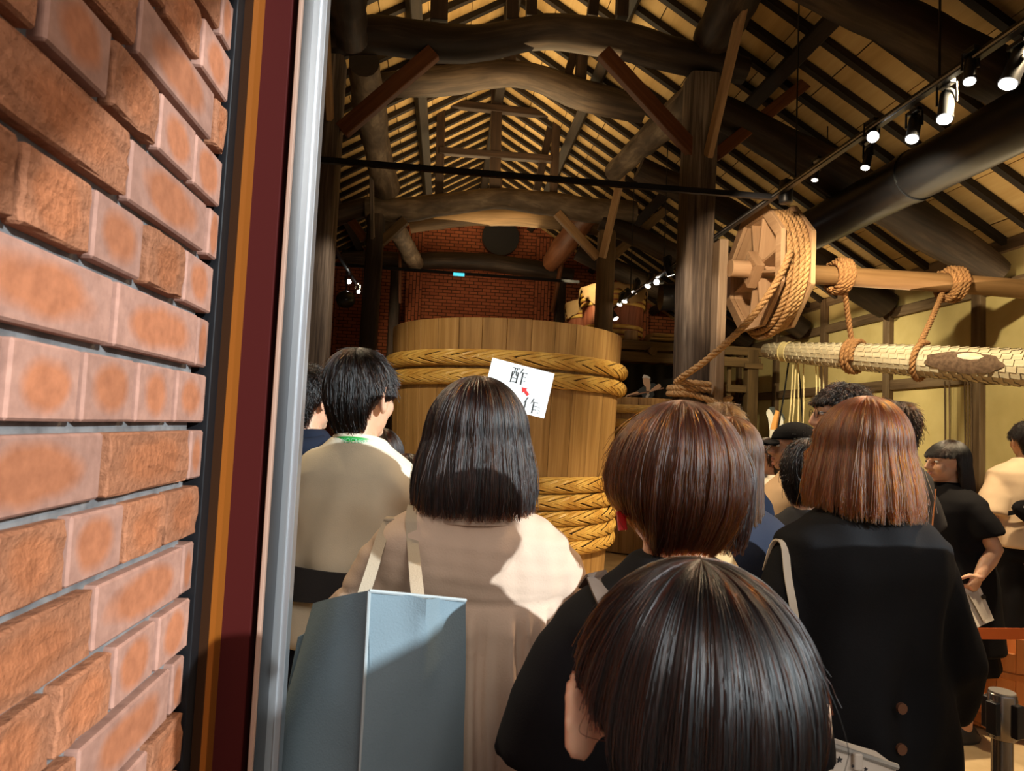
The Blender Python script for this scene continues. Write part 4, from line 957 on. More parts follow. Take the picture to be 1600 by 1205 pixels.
# ------------------------------------------------------------------ people
SKIN = mat('skin', (.62, .36, .23), .5, spec=.35)
_b = SKIN.node_tree.nodes['Principled BSDF']; _b.inputs['Subsurface Weight'].default_value = .25
_b.inputs['Subsurface Radius'].default_value = (1.0, .3, .15); _b.inputs['Subsurface Scale'].default_value = .02
def _skin():
    g = N(SKIN); tc = g.n('ShaderNodeTexCoord'); n = g.n('ShaderNodeTexNoise', i_Scale=9.0, i_Detail=3.0); g.l(tc.outputs['Object'], n.inputs['Vector'])
    g.l(g.ramp(n.outputs[0], [(.35, (.58, .31, .19)), (.65, (.66, .40, .27))]), g.b.inputs['Base Color'])
_skin()
EYEW = mat('eye_white', (.75, .72, .68), .3); EYEB = mat('eye_iris', (.02, .012, .008), .2); LIPS = mat('lips', (.50, .20, .16), .45)
def hairmat(name, col, melanin, red, rough=.28, base=None):
    m = bpy.data.materials.new(name); m.use_nodes = True; t = m.node_tree; out = t.nodes['Material Output']
    t.nodes.remove(t.nodes['Principled BSDF']); h = t.nodes.new('ShaderNodeBsdfHairPrincipled'); h.parametrization = 'MELANIN'
    h.inputs['Melanin'].default_value = melanin; h.inputs['Melanin Redness'].default_value = red
    h.inputs['Roughness'].default_value = rough; h.inputs['Radial Roughness'].default_value = .35
    h.inputs['Random Color'].default_value = .25; h.inputs['Random Roughness'].default_value = .2
    t.links.new(h.outputs[0], out.inputs[0])
    s_ = mat(name+'_under', col, .55, spec=.3)
    return m, s_
HBLACK = hairmat('hair_black', (.008, .006, .005), .97, .5); HSOFT = hairmat('hair_soft_black', (.012, .008, .006), .87, .8)
HNEAR = hairmat('hair_near_black', (.008, .006, .005), .935, .8, .24)
HBROWN = hairmat('hair_brown', (.05, .022, .012), .66, 1.1); HAUBURN = hairmat('hair_auburn', (.11, .034, .010), .53, 1.75)
HLIGHT = hairmat('hair_light_brown', (.11, .055, .025), .53, .9); HGREY = hairmat('hair_grey', (.07, .07, .07), .45, .1); HDARKBR = hairmat('hair_dark_brown', (.03, .012, .008), .86, 1.0)

def smooth01(x): x = np.clip(x, 0, 1); return x*x*(3-2*x)
def tip_z(st, phi):
    """height of the hair tips round the head, phi = 0 at the face"""
    p = np.abs((phi+PI) % (2*PI)-PI)
    f0, f1 = math.radians(st.get('face', 52)), math.radians(st.get('face', 52)+18)
    b0, b1 = math.radians(105), math.radians(140)
    z = st['fringe']+(st['side']-st['fringe'])*smooth01((p-f0)/(f1-f0))
    return z+(st['back']-st['side'])*smooth01((p-b0)/(b1-b0))
def hair_pos(st, phi, s, off=0.0):
    a, b, c = st['a'], st['b'], st['c']; zt = tip_z(st, phi)
    thm = np.where(zt > 0, np.arccos(np.clip(zt/c, 0, 1)), PI/2); La = c*PI/2
    Ld = np.maximum(0, -zt); tot = La*thm/(PI/2)+Ld; u = s*tot
    th = np.minimum(u/La*PI/2, thm); d = np.maximum(0, u-La); q = d/np.maximum(Ld, .02)
    fx = st.get('flare', 0)*np.sin(np.minimum(1, q*1.15)*PI/2)-st.get('taper', 0)*q**2
    x = ((a+off)*np.sin(th)+fx)*np.sin(phi); back = (np.cos(phi) < 0)
    fy = fx-st.get('nape', 0)*q**1.5*back
    y = ((b+off)*np.sin(th)+fy)*np.cos(phi)-st.get('crown', .02)*np.cos(th); z = (c+off)*np.cos(th)-d
    return np.stack([x, y, z], -1)
def make_hair(root, M, st, mats, n, rad, seed, K=12):
    r = np.random.default_rng(seed)
    # dark under-layer
    nu, nv = 56, 22; ph = np.linspace(0, 2*PI, nu, endpoint=False)
    rows = [hair_pos(st, ph, np.full(nu, s_*(.97 if st.get('short') else .965)), -.008) for s_ in np.linspace(.02, 1, nv)]
    mb = MB(); inner = [hair_pos(st, ph, np.full(nu, s_*.95), -.022) for s_ in np.linspace(1, .1, 8)]
    mb.loft(rows+inner, caps=True); me = mb.mesh('hair'); co_ = get_co(me); set_co(me, co_ @ M[:3, :3].T+M[:3, 3])
    me.polygons.foreach_set('use_smooth', [True]*len(me.polygons))
    sh = link_mesh('hair', me, mats[1], root, True)
    # strands
    if st.get('short'):
        s0 = r.uniform(0.0, .86, n)**.85; ln = r.uniform(.22, .42, n)*st.get('len', 1.0); s1 = np.minimum(s0+ln, 1.0+r.uniform(-.02, .05, n))
    else:
        s0 = r.uniform(0, 1, n)**1.6*.55; s1 = 1.0+r.uniform(-.07, .025, n)
    phi = r.uniform(0, 2*PI, n); t = np.linspace(0, 1, K)[None, :]
    s_ = s0[:, None]+(s1-s0)[:, None]*t
    cl = .035*np.sin(phi*37+seed)+.05*np.sin(phi*17+2*seed)       # locks
    wob = r.normal(0, st.get('wild', .02), n)[:, None]*t**1.5+cl[:, None]*t*st.get('clump', .6)
    PH = phi[:, None]+wob+st.get('swirl', 0)*t*np.cos(phi)[:, None]
    lift = (r.uniform(-.006, .004, n)[:, None]+np.abs(r.normal(0, st.get('lift', .003), n))[:, None]*t**2+.004*np.sin(phi*23+seed)[:, None]*t)
    P = hair_pos(st, PH, np.clip(s_, 0, 1.03), lift)
    P[..., 2] -= (np.maximum(0, s_-1))*.25*(1 if not st.get('short') else .4)
    P = P+r.normal(0, st.get('jit', .0008), P.shape)*t[..., None]
    if st.get('fly'):
        f = r.random(n) < st['fly']; P[f] += (r.normal(0, .010, (f.sum(), 1, 3))*t[..., None]**1.5)
    P = P.reshape(-1, 3) @ M[:3, :3].T+M[:3, 3]
    cu = bpy.data.hair_curves.new('hair_strands'); cu.add_curves([K]*n)
    cu.position_data.foreach_set('vector', P.astype(np.float32).ravel())
    at_ = cu.attributes.new('radius', 'FLOAT', 'POINT'); at_.data.foreach_set('value', np.tile(np.linspace(1.0, .55, K)*rad, n).astype(np.float32))
    cu.materials.append(mats[0]); o = bpy.data.objects.new('hair_strands', cu); C.objects.link(o); o.parent = sh; o['kind'] = 'stuff'
    return sh
def hand(mb, w, d, nrm, k=1.0, curl=.5, spread=1.0):
    """palm and five fingers at wrist w, pointing along d, palm facing nrm; nrm x d gives the thumb side"""
    d = d/np.linalg.norm(d); nrm = nrm-d*np.dot(nrm, d); nrm /= np.linalg.norm(nrm); sd = np.cross(nrm, d)
    mb.ell(w+d*.045*k, (1, 1, 1), 10, 8, np.stack([d*.052*k, sd*.039*k, nrm*.016*k], 1))
    mb.tube([w-d*.02*k, w+d*.02*k], [.026*k, .028*k], 10, flat=.75)
    for j, L in enumerate((.066, .075, .070, .055)):
        b = w+d*.080*k+sd*(.0285-.019*j)*k*spread; p = [b-d*.02*k, b]; c = b; a = .12+curl*.35
        for f in (.42, .33, .25):
            a += curl*.55; dd = d*math.cos(a)+nrm*math.sin(a)+sd*(.06-.04*j)*spread; dd /= np.linalg.norm(dd); c = c+dd*L*f*k; p.append(c)
        mb.tube(p, np.array([.0088, .0086, .0080, .0074, .0058])*k, 8)
    b = w+d*.022*k+sd*.030*k; p = [b-sd*.012*k, b+(sd*.75+d*.6+nrm*.25)*.026*k]
    p.append(p[-1]+(sd*.35+d*.85+nrm*.4)*.030*k); p.append(p[-1]+(d*.9+nrm*(.3+curl*.4))*.024*k)
    mb.tube(p, np.array([.014, .0115, .0098, .0072])*k, 8)
def rotz(a): c, s_ = math.cos(a), math.sin(a); return np.array([[c, -s_, 0], [s_, c, 0], [0, 0, 1.0]])
def rotx(a): c, s_ = math.cos(a), math.sin(a); return np.array([[1, 0, 0], [0, c, -s_], [0, s_, c]])
TORSO = {'f': [(.78, .170, .115, 0), (.90, .172, .115, 0), (1.02, .150, .100, .0), (1.14, .158, .108, .01), (1.24, .168, .108, .0), (1.30, .165, .088, -.01), (1.335, .130, .070, -.012), (1.365, .082, .058, -.012), (1.395, .060, .054, -.010)],
         'm': [(.78, .168, .115, 0), (.90, .170, .115, 0), (1.02, .165, .108, .0), (1.14, .178, .115, .01), (1.24, .190, .116, .0), (1.30, .188, .094, -.01), (1.338, .145, .074, -.012), (1.368, .088, .062, -.012), (1.395, .066, .058, -.010)]}
def torso_rings(kind, hem, grow=0.0, flare=0.0, n=32, top=9, box=.75):
    T = TORSO[kind]; zs = [q[0] for q in T]; out = []
    for z in sorted(set([hem, hem+.01]+[q for q in np.arange(hem+.05, 1.22, .06)]+[q[0] for q in T[4:top]])):
        rx, ry, cy = (np.interp(z, zs, [q[i] for q in T]) for i in (1, 2, 3))
        f = flare*max(0, (1.18-z))
        t = np.linspace(0, 2*PI, n, endpoint=False); c, s_ = np.cos(t), np.sin(t)
        g = grow*(1 if z < 1.31 else max(.25, (1.40-z)/.09))
        out.append(np.stack([np.sign(c)*np.abs(c)**box*(rx+g+f), np.sign(s_)*np.abs(s_)**box*(ry+g+f*.9)+cy, np.full(n, z)], 1))
    return out
def wrinkle(me, amp, seed, kind='shirt'):
    co_ = get_co(me); no = get_no(me); x, y, z = co_.T; s = seed
    ang = np.arctan2(y, x)
    w = np.sin(ang*5+z*9+s)*.5+np.sin(ang*9-z*14+2*s)*.35+np.sin(x*30+z*21+s)*.3+np.sin(x*22-z*33+y*18+3*s)*.35
    m_ = np.clip((1.34-z)/.12, .15, 1)
    set_co(me, co_+no*(w*amp*m_)[:, None])
def person(label, px, py, Y, rot=0.0, kind='f', head_yaw=0.0, pitch=0.0, hair=None, hm=HBLACK, nh=4000, hr=.0009, ears=True, earout=0.0, top=None, legs=None, shoe=(.03, .03, .035),
           arms=None, voxel=.009, face=False, seed=1, wide=1.0, extra=None, headk=1.0, hair2=None):
    c = at(px, py, Y); H = c[2]-.012; k = H/1.62; root = thing('person', label, 'person', (c[0], Y, 0), None, rot)
    W_ = wide*k**.35; S = np.array([W_, W_, k])
    sh_x = .150 if kind == 'f' else .170
    arms = arms or {}; joints = {}
    # ---- body, one continuous surface
    mb = MB(); hk = headk
    hc = 1.503
    Rm = rotz(head_yaw) @ rotx(pitch); piv = V(0, .0, 1.40)
    def hp(p): return (Rm @ (np.array(p, float)*hk)+V(0, 0, hc)-piv*1.0)*1.0+piv
    def he(c_, r_, R=None): mb.ell(hp(c_), (1, 1, 1), 16, 12, Rm @ (np.eye(3) if R is None else R) @ np.diag(np.array(r_)*hk))
    he((0, -.008, .022), (.077, .097, .094)); he((0, .028, -.045), (.060, .062, .070)); he((0, .066, -.093), (.026, .022, .020))
    he((0, .074, .022), (.056, .022, .022)); he((.034, .064, -.03), (.026, .026, .030)); he((-.034, .064, -.03), (.026, .026, .030))
    nose = [hp(q) for q in ((0, .092, .012), (0, .104, -.012), (0, .112, -.030), (0, .100, -.038))]; mb.tube(nose, [.009, .011, .0135, .011], 10)
    he((.012, .096, -.034), (.008, .010, .007)); he((-.012, .096, -.034), (.008, .010, .007))
    he((0, .088, -.058), (.023, .012, .0065)); he((0, .087, -.068), (.020, .012, .0065))
    for sx in ((1, -1) if ears else ()):
        E = rotz(sx*(.35+earout*9))
        ring_ = [hp(V(sx*(.079+earout), -.008, -.012)+E @ V(sx*.010*(1+.2*math.sin(u)), .018*math.cos(u), .031*math.sin(u))) for u in np.linspace(0, 2*PI, 14, endpoint=False)]
        mb.tube(ring_, .0060*hk, 8, closed=True); he((sx*(.076+earout*.95), -.007, -.013), (.0062, .0165, .029), E); he((sx*(.079+earout*.9), -.002, -.043), (.006, .009, .009)); he((sx*(.068+earout*.5), .004, -.012), (.014, .012, .022))
    nb = V(0, -.014, 1.36); mb.tube([nb-V(0, .006, .05), nb, hp((0, -.012, -.07)), hp((0, -.01, -.02))], [.070, .054, .050, .052], 16)
    mb.loft([r_*V(.94, .94, 1)-V(0, 0, .008) for r_ in torso_rings(kind, .74, -.016)])
    for side, sx in (('R', 1), ('L', -1)):
        A = arms.get(side, {}); s0 = V(sx*sh_x, -.008, 1.275)
        e = s0+V(*A.get('e', (.045, -.02, -.275)))*V(sx, 1, 1); w = e+V(*A.get('w', (.008, .055, -.235)))*V(sx, 1, 1)
        joints[side] = (s0, e, w); m_ = (s0+e)/2
        mb.tube([s0-V(sx*.06, 0, -.02), s0, m_, e, e*.55+w*.45, w], [.030, .036, .040, .036, .037, .025], 14)
        hand(mb, w, w-e, V(*A.get('palm', (-sx, .15, 0))), 1.0, A.get('curl', .45))
        hx = sx*.088; mb.tube([V(hx, 0, .82), V(hx*1.05, .012, .62), V(hx, .005, .45), V(hx, -.018, .28), V(hx, -.02, .06)], [.082, .074, .054, .052, .036], 16)
        mb.tube([V(hx, -.045, .045), V(hx, .03, .04), V(hx*1.1, .13, .022)], [.036, .038, .026], 12, flat=.8)
    me = remeshed(mb, voxel, 3, .5 if voxel < .008 else .7); set_co(me, get_co(me)*S)
    me.materials.append(SKIN); link_mesh('body', me, None, root, True)
    hs = lambda m_: [setattr(v_, 'co', Vector(np.array(v_.co)*S)) for v_ in m_.vertices]
    def child(mb2, nm, m_, **kw): me_ = mb2.mesh(nm, **kw); set_co(me_, get_co(me_)*S); return link_mesh(nm, me_, m_, root, True)
    if face:
        for sx in (1, -1):
            q = MB().ell(hp((sx*.031, .083, .004)), (1, 1, 1), 14, 10, Rm @ np.diag([.0135, .010, .0068])); ey = child(q, 'eye', EYEW, smooth=True)
            q = MB().ell(hp((sx*.031, .0905, .004)), (1, 1, 1), 12, 8, Rm @ np.diag([.0058, .004, .0058])); me_ = q.mesh('iris', smooth=True); set_co(me_, get_co(me_)*S); link_mesh('iris', me_, EYEB, ey, True)
            q = MB().tube([hp((sx*.014, .097, .026)), hp((sx*.032, .095, .031)), hp((sx*.052, .080, .026))], [.003, .0036, .002], 8); child(q, 'eyebrow', hm[1], smooth=True)
        q = MB(); q.ell(hp((0, .0965, -.0585)), (1, 1, 1), 14, 8, Rm @ np.diag([.021, .0065, .0045])); q.ell(hp((0, .0955, -.0675)), (1, 1, 1), 14, 8, Rm @ np.diag([.017, .0065, .005])); child(q, 'lips', LIPS, smooth=True)
    # ---- clothes
    t = dict(mat=None, hem=.80, grow=.014, flare=.0, sleeve=.6, sr=.070, amp=.0035, vox=.011); t.update(top or {})
    mb = MB(); mb.loft(torso_rings(kind, t['hem'], t['grow'], t['flare'], box=t.get('box', .8)))
    for side, sx in (('R', 1), ('L', -1)):
        s0, e, w = joints[side]; L1 = np.linalg.norm(e-s0); L = t['sleeve']*(L1+np.linalg.norm(w-e))
        pts = [s0-V(sx*.085, 0, -.030), s0-V(sx*.030, 0, -.012), s0+(e-s0)*.12, s0+(e-s0)*min(1, L/L1)*.55, s0+(e-s0)*min(1, L/L1)]; rr = [.042, .050, .058+.15*(t['sr']-.058), t['sr'], t['sr']*1.02]
        if L > L1: pts += [e+(w-e)*(L-L1)/np.linalg.norm(w-e)*.5, e+(w-e)*(L-L1)/np.linalg.norm(w-e)]; rr[-1] = t['sr']*.95; rr += [t['sr']*.9, t.get('cuff', t['sr']*.85)]
        mb.tube(pts, rr, 16)
    me = remeshed(mb, t['vox'], 9); wrinkle(me, t['amp'], seed)
    if t.get('shape'): set_co(me, t['shape'](get_co(me), get_no(me)))
    set_co(me, get_co(me)*S); me.materials.append(t['mat']); top_o = link_mesh(t.get('name', 'shirt'), me, None, root, True)
    if t.get('collar') is not None:
        q = MB().tube([V(.066*math.cos(u)*1.02, -.010+.058*math.sin(u)-.0, 1.384-.012*math.sin(u)) for u in np.linspace(0, 2*PI, 30, endpoint=False)], .008, 8, closed=True); child(q, 'collar', t['collar'], smooth=True)
    lg = dict(kind='pants', mat=None, hem=.06); lg.update(legs or {})
    mb = MB()
    if lg['kind'] == 'pants':
        mb.loft([r_ for r_ in torso_rings(kind, .76, .006) if r_[0, 2] < 1.0])
        for sx in (1, -1): hx = sx*.088; mb.tube([V(hx*.9, 0, .86), V(hx*1.03, .008, .62), V(hx*1.03, .0, max(.42, lg['hem'])), V(hx*1.03, -.01, lg['hem'])], [.09, .090, .076, .07], 18)
    else:
        n = 40; u = np.linspace(0, 2*PI, n, endpoint=False)
        mb.loft([np.stack([(r_+.008*np.sin(u*11))*np.cos(u), (r_*.72+.008*np.sin(u*11))*np.sin(u), np.full(n, z)], 1) for z, r_ in ((lg['hem'], .27), (.55, .235), (.80, .19), (1.0, .16))])
    me = remeshed(mb, .016, 3); wrinkle(me, .003, seed+3); set_co(me, get_co(me)*S); me.materials.append(lg['mat']); link_mesh('trousers' if lg['kind'] == 'pants' else 'skirt', me, None, root, True)
    sm = mat('shoe', shoe, .6) if 'shoe' not in bpy.data.materials else bpy.data.materials['shoe']
    for sx in (1, -1):
        hx = sx*.088; q = MB(); u = np.linspace(0, 2*PI, 18, endpoint=False); rg = []
        for z, sc in ((0, .98), (.02, 1.03), (.045, .92), (.07, .62), (.085, .5)):
            rg.append(np.stack([hx*1.04+.046*sc*np.cos(u), .035*(1 if z < .05 else .3)-(.0 if z < .05 else .03)+.135*(sc if z < .05 else sc*.7)*np.sin(u), np.full(18, z)], 1))
        q.loft(rg); child(q, 'shoe', sm, smooth=True)
    # ---- hair
    if hair:
        M = np.eye(4); M[:3, :3] = np.diag(S*hk) @ Rm if False else Rm*hk*(W_+k)/2; M[:3, 3] = hp((0, 0, 0))*S
        make_hair(root, M, hair, hm, nh, hr, seed)
        if hair2: make_hair(root, M, hair2, hm, nh//3, hr, seed+5)
    root['_k'] = k
    info = dict(root=root, S=S, hp=hp, joints=joints, child=child, Rm=Rm, k=k, top=top_o, pos=c)
    del root['_k']
    if extra: extra(info)
    return info
from mathutils.bvhtree import BVHTree
def on_top(info, casts, lift=.004):
    """world points on a garment: casts are (x, y, z, dx, dy, dz) rays in the person's own frame"""
    me = info['top'].data; bv = BVHTree.FromPolygons([tuple(v_.co) for v_ in me.vertices], [tuple(p_.vertices) for p_ in me.polygons]); S = info['S']; out = []
    Mw = world_of(info['root'])
    for c in casts:
        d = Vector(c[3:]).normalized(); h = bv.ray_cast(Vector(np.array(c[:3])*S), d)
        if h[0] is not None: out.append(np.array(Mw @ (h[0]-d*lift)))
    return out
# hair cuts: a, b, c are the outer half axes; heights are from the head's centre
BOB = dict(a=.097, b=.112, c=.120, fringe=.02, side=-.185, back=-.190, flare=.020, taper=.006, face=50, clump=.5, lift=.003)
SHORT = dict(a=.090, b=.108, c=.121, fringe=.03, side=-.030, back=-.105, taper=.022, nape=.02, face=62, short=1, lift=.010, wild=.10, jit=.0015, clump=.8, crown=.03, fly=.03)
LONG = dict(a=.094, b=.110, c=.120, fringe=.03, side=-.36, back=-.40, flare=.006, taper=.014, face=55, clump=.7, lift=.003)
CREAM = cloth('cream_cotton', (.80, .70, .53), 420); GAUZE = cloth('beige_gauze', (.66, .48, .36), 260, .9, .4)
BLACKC = cloth('black_cotton', (.007, .0065, .008), 420, .9, .25, .7); BLACKCOAT = cloth('black_coat', (.007, .0065, .0075), 240, .8, .3, .7)
NAVY = cloth('navy_cotton', (.014, .018, .032), 420); NAVYJ = cloth('navy_jacket', (.03, .035, .055), 300); DGREY = cloth('dark_grey_cotton', (.045, .043, .045), 420)
BEIGE = cloth('beige_cotton', (.66, .45, .27), 420); PEACH = cloth('cream_tee', (.70, .53, .36), 420); TANKNIT = cloth('tan_knit', (.55, .36, .17), 160, .95, .8)
WHITEC = cloth('white_cotton', (.66, .60, .50), 420); GREEN = mat('green_lanyard', (.02, .30, .045), .6); GREYC = cloth('grey_strap', (.20, .15, .12), 300)

# --- woman in the gauze dress, with the blue tote
def gauze(co_, no):
    x, y, z = co_.T; ang = np.arctan2(y, x*.6)
    dz = np.clip((1.185-z)/.05, 0, 1); grow = np.clip((1.185-z)/.45, 0, 1)
    pl = (np.sin(ang*34+1.2*np.sin(ang*5))*.55+np.sin(ang*21+z*3)*.6+np.sin(ang*55+z*5)*.25)
    fine = np.sin(x*150+np.sin(z*40))*.0007+np.sin(z*210+x*30)*.0006
    d = pl*(.009+.020*grow)*dz+fine*(1-dz)+.010*dz*np.exp(-((z-1.165)/.05)**2)+.012*grow
    seam = -.004*np.exp(-((z-1.188)/.004)**2)
    return co_+no*(d+seam)[:, None]
g_ = person('woman in a gathered beige gauze dress with a dark bob, carrying a blue tote', 749, 589, 1.45, 0, 'f', hair=dict(BOB, a=.102, b=.116, flare=.020, side=-.132, back=-.138, clump=.4, fly=.01), ears=False, hm=HSOFT, nh=9000, hr=.00075,
            top=dict(mat=GAUZE, hem=.30, grow=.022, flare=.10, sleeve=.75, sr=.078, amp=.004, vox=.0075, shape=gauze, name='dress', box=.8), legs=dict(kind='skirt', mat=GAUZE, hem=.28), seed=3, wide=1.10,
            arms={'L': dict(e=(.06, .0, -.27), w=(.01, .10, -.20), curl=.9), 'R': dict(e=(.045, .0, -.27), w=(-.01, .10, -.20))})
q = MB().loft([np.array([V(.073*math.cos(u), -.012+.068*math.sin(u), 1.372), V(.080*math.cos(u), -.012+.076*math.sin(u), 1.366), V(.105*math.cos(u)+.002, -.012+.098*math.sin(u), 1.335), V(.100*math.cos(u), -.012+.092*math.sin(u), 1.333)]) for u in np.linspace(PI*.75, PI*2.25, 40)])
g_['child'](q, 'collar', GAUZE, smooth=True)
# --- man in the cream tee
def drape(co_, no):
    x, y, z = co_.T; b = np.clip(-y/.06, 0, 1); lo = np.clip((1.30-z)/.25, 0, 1)
    d = .014*np.sin(x*34+2.2*np.sin(z*7)+z*6)*b*lo+.008*np.sin((x*.8+z)*46)*np.clip((abs(x)-.10)/.06, 0, 1)+.012*np.exp(-((z-1.10)/.05)**2)
    return co_+no*d[:, None]
def lanyard(info, txt=None):
    S = info['S']; q = MB(); us = np.linspace(PI*1.02, PI*1.98, 26)
    def P(u, dz): return V(.073*math.cos(u), -.012+.066*math.sin(u), 1.388+.016*(-math.sin(u))-.02+dz)
    q.loft([np.array([P(u, -.011)*V(1, 1, 1), P(u, -.011)*V(1.05, 1.05, 1), P(u, .011)*V(.98, .98, 1), P(u, .011)*V(.93, .93, 1)]) for u in us])
    return info['child'](q, 'lanyard', GREEN)
def man_extra(info):
    L = lanyard(info); S = info['S']
    # pale lettering on the band
    cu = bpy.data.curves.new('letters', 'FONT'); cu.body = 'NOCNSN'; cu.size = .017; cu.align_x = 'CENTER'; cu.extrude = .0003
    tmp = bpy.data.objects.new('letters', cu); C.objects.link(tmp); dg = bpy.context.evaluated_depsgraph_get(); me = bpy.data.meshes.new_from_object(tmp.evaluated_get(dg)); bpy.data.objects.remove(tmp)
    co_ = get_co(me); out = []
    for x, y, z in co_:
        u = PI*1.56+x/.075; out.append((.0785*math.cos(u), -.012+.0715*math.sin(u), 1.388-.016*math.sin(u)-.02+y-.005))
    set_co(me, np.array(out)*S); me.materials.append(mat('lanyard_print', (.35, .75, .55), .6)); link_mesh('lettering', me, None, L, True)
m2 = person('man seen from behind in a cream T-shirt, with black hair and green lanyard', 571, 539, 1.90, math.radians(-14), 'm', head_yaw=math.radians(-20), hair=dict(SHORT, a=.089, b=.106, len=1.0, lift=.005, wild=.035, back=-.098, side=-.02, clump=1.6, jit=.0004), hm=HBLACK, nh=10000, hr=.0008,
            top=dict(mat=CREAM, hem=.90, grow=.030, sleeve=.50, sr=.088, amp=.008, collar=CREAM, shape=drape), legs=dict(mat=NAVY), seed=4, voxel=.0065, extra=man_extra, wide=.93, face=True,
            arms={'R': dict(e=(.04, .05, -.27), w=(-.03, .20, -.12)), 'L': dict(e=(.045, .03, -.27), w=(-.03, .19, -.14))})
# --- man in navy by the door frame
m1 = person('man in a navy hooded top with short black hair, beside the door frame', 488, 566, 2.65, math.radians(-20), 'm', head_yaw=math.radians(-18), hair=dict(SHORT, a=.088, lift=.006, wild=.06, len=.8), hm=HBLACK, nh=6000, hr=.0011,
            top=dict(mat=NAVY, hem=.84, grow=.025, sleeve=.95, sr=.075, amp=.005), legs=dict(mat=NAVY, hem=.45), seed=5, face=True, wide=.95,
            extra=lambda i: i['child'](MB().tube(arc_pts([(-.09, -.02, 1.345), (-.05, -.10, 1.33), (.05, -.10, 1.33), (.09, -.02, 1.345)], 16), [.02]+[.034]*14+[.02], 10), 'hood', NAVY, smooth=True))
# --- woman with the short brown hair, black tee
def brown_extra(i):
    q = MB().beam(i['hp']((-.084, .006, -.050))+V(-.006, -.006, 0), i['hp']((-.082, .0, -.078))+V(-.006, -.006, 0), .014, .006); i['child'](q, 'earring', mat('red_earring', (.55, .02, .02), .25), bevel=.001)
p4 = person('woman with short reddish-brown hair and red earring in a black T-shirt', 1058, 619, 1.0, math.radians(4), 'f', head_yaw=math.radians(3), hair=dict(BOB, a=.099, b=.113, c=.121, side=-.070, back=-.118, flare=.004, taper=.050, nape=.030, clump=.8, wild=.05, lift=.005, fly=.03, fringe=.03), hm=HBROWN, nh=11000, hr=.00055,
            top=dict(mat=BLACKC, hem=.80, grow=.020, sleeve=.37, sr=.085, amp=.004), legs=dict(kind='skirt', mat=GREYC), seed=6, voxel=.0065, extra=brown_extra, wide=.95,
            arms={'L': dict(e=(.065, -.01, -.27), w=(-.01, .12, -.20))})
# --- nearest woman, only her head is in the picture
def near_extra(i):
    st = dict(a=.052, b=.045, c=.040, fringe=-.02, side=-.02, back=-.02, taper=.02, crown=0, face=10); M = np.eye(4); M[:3, :3] = i['Rm']*i['k']; M[:3, 3] = i['hp']((0, -.118, -.100))*i['S']
    make_hair(i['root'], M, st, HSOFT, 2500, .0005, 77)
    q = MB().ell(i['hp']((0.012, -.128, -.050)), (.006, .006, .006)); i['child'](q, 'hair_bead', mat('pearl_bead', (.8, .78, .74), .15), smooth=True)
p5 = person('nearest woman, only her smooth dark pinned-up hair and one ear in view', 1088, 849, .50, math.radians(-4), 'f', hair=dict(a=.094, b=.112, c=.118, fringe=.04, side=.015, back=-.112, taper=.032, nape=.03, face=70, clump=.25, lift=.002, crown=.015, wild=.015, fly=.012, jit=.0005), hm=HNEAR, nh=16000, hr=.00036, earout=.012,
            top=dict(mat=DGREY, hem=.8, sleeve=.5), legs=dict(mat=NAVY), seed=8, voxel=.006, extra=near_extra, headk=.99, arms={'R': dict(e=(.03, .05, -.27), w=(-.03, .18, -.12)), 'L': dict(e=(.03, .05, -.27), w=(-.03, .18, -.12))}, wide=.92)
# --- auburn woman in the black coat
def auburn_extra(i):
    for x, z in ((-.012, .985), (-.012, .905)):
        q = MB().tube([(x, -.165, z), (x, -.172, z)], .011, 14); i['child'](q, 'button', mat('bronze_button', (.16, .07, .04), .3, .3), smooth=True)
def coat(co_, no):
    x, y, z = co_.T; d = .006*np.sin(x*38+z*4)*np.clip((1.28-z)/.3, 0, 1)*(y < 0)+.004*np.sin(x*60-z*9); return co_+no*d[:, None]
p6 = person('woman with straight auburn shoulder-length hair in a loose black coat, seen from behind', 1347, 614, 1.50, 0, 'f', hair=dict(BOB, a=.097, b=.112, side=-.130, back=-.146, flare=.020, taper=.0, clump=.7, fly=.012), hm=HAUBURN, nh=10000, hr=.00075, ears=False,
            top=dict(mat=BLACKCOAT, hem=.62, grow=.036, flare=.03, sleeve=.86, sr=.074, cuff=.062, amp=.006, vox=.009, name='coat', shape=coat), legs=dict(mat=BLACKC), seed=9, voxel=.0065, extra=auburn_extra, wide=.97,
            arms={'R': dict(e=(.056, -.03, -.245), w=(.026, .085, -.18), curl=.6), 'L': dict(e=(.05, .02, -.27), w=(-.02, .13, -.19))})
# --- the row beyond
def glasses(i):
    q = MB()
    for sx in (1, -1):
        q.tube([i['hp']((sx*.033+.021*math.cos(u), .102, .002+.017*math.sin(u))) for u in np.linspace(0, 2*PI, 18, endpoint=False)], .0013, 6, closed=True); q.tube([i['hp']((sx*.054, .100, .006)), i['hp']((sx*.082, .0, .004))], .0013, 6)
    q.tube([i['hp']((-.012, .103, .006)), i['hp']((.012, .103, .006))], .0013, 6); i['child'](q, 'glasses', BLACKMETAL, smooth=True)
person('man with round glasses and short black hair in profile behind the auburn woman', 1313, 594, 2.55, math.radians(78), 'm', hair=dict(SHORT, fringe=.035), hm=HBLACK, nh=5000, hr=.0011, top=dict(mat=BLACKC), legs=dict(mat=NAVY), seed=10, voxel=.0075, face=True, extra=glasses, wide=.95)
person('man with curly grey-black hair and a dark grey shirt, partly hidden by the auburn hair', 1392, 625, 2.95, math.radians(25), 'm', hair=dict(SHORT, lift=.014, wild=.2), hm=HSOFT, nh=5000, hr=.0012, top=dict(mat=DGREY, grow=.03, sr=.085), legs=dict(mat=NAVY), seed=11, arms={'R': dict(e=(.09, -.03, -.24), w=(.03, .05, .10), curl=.9)})
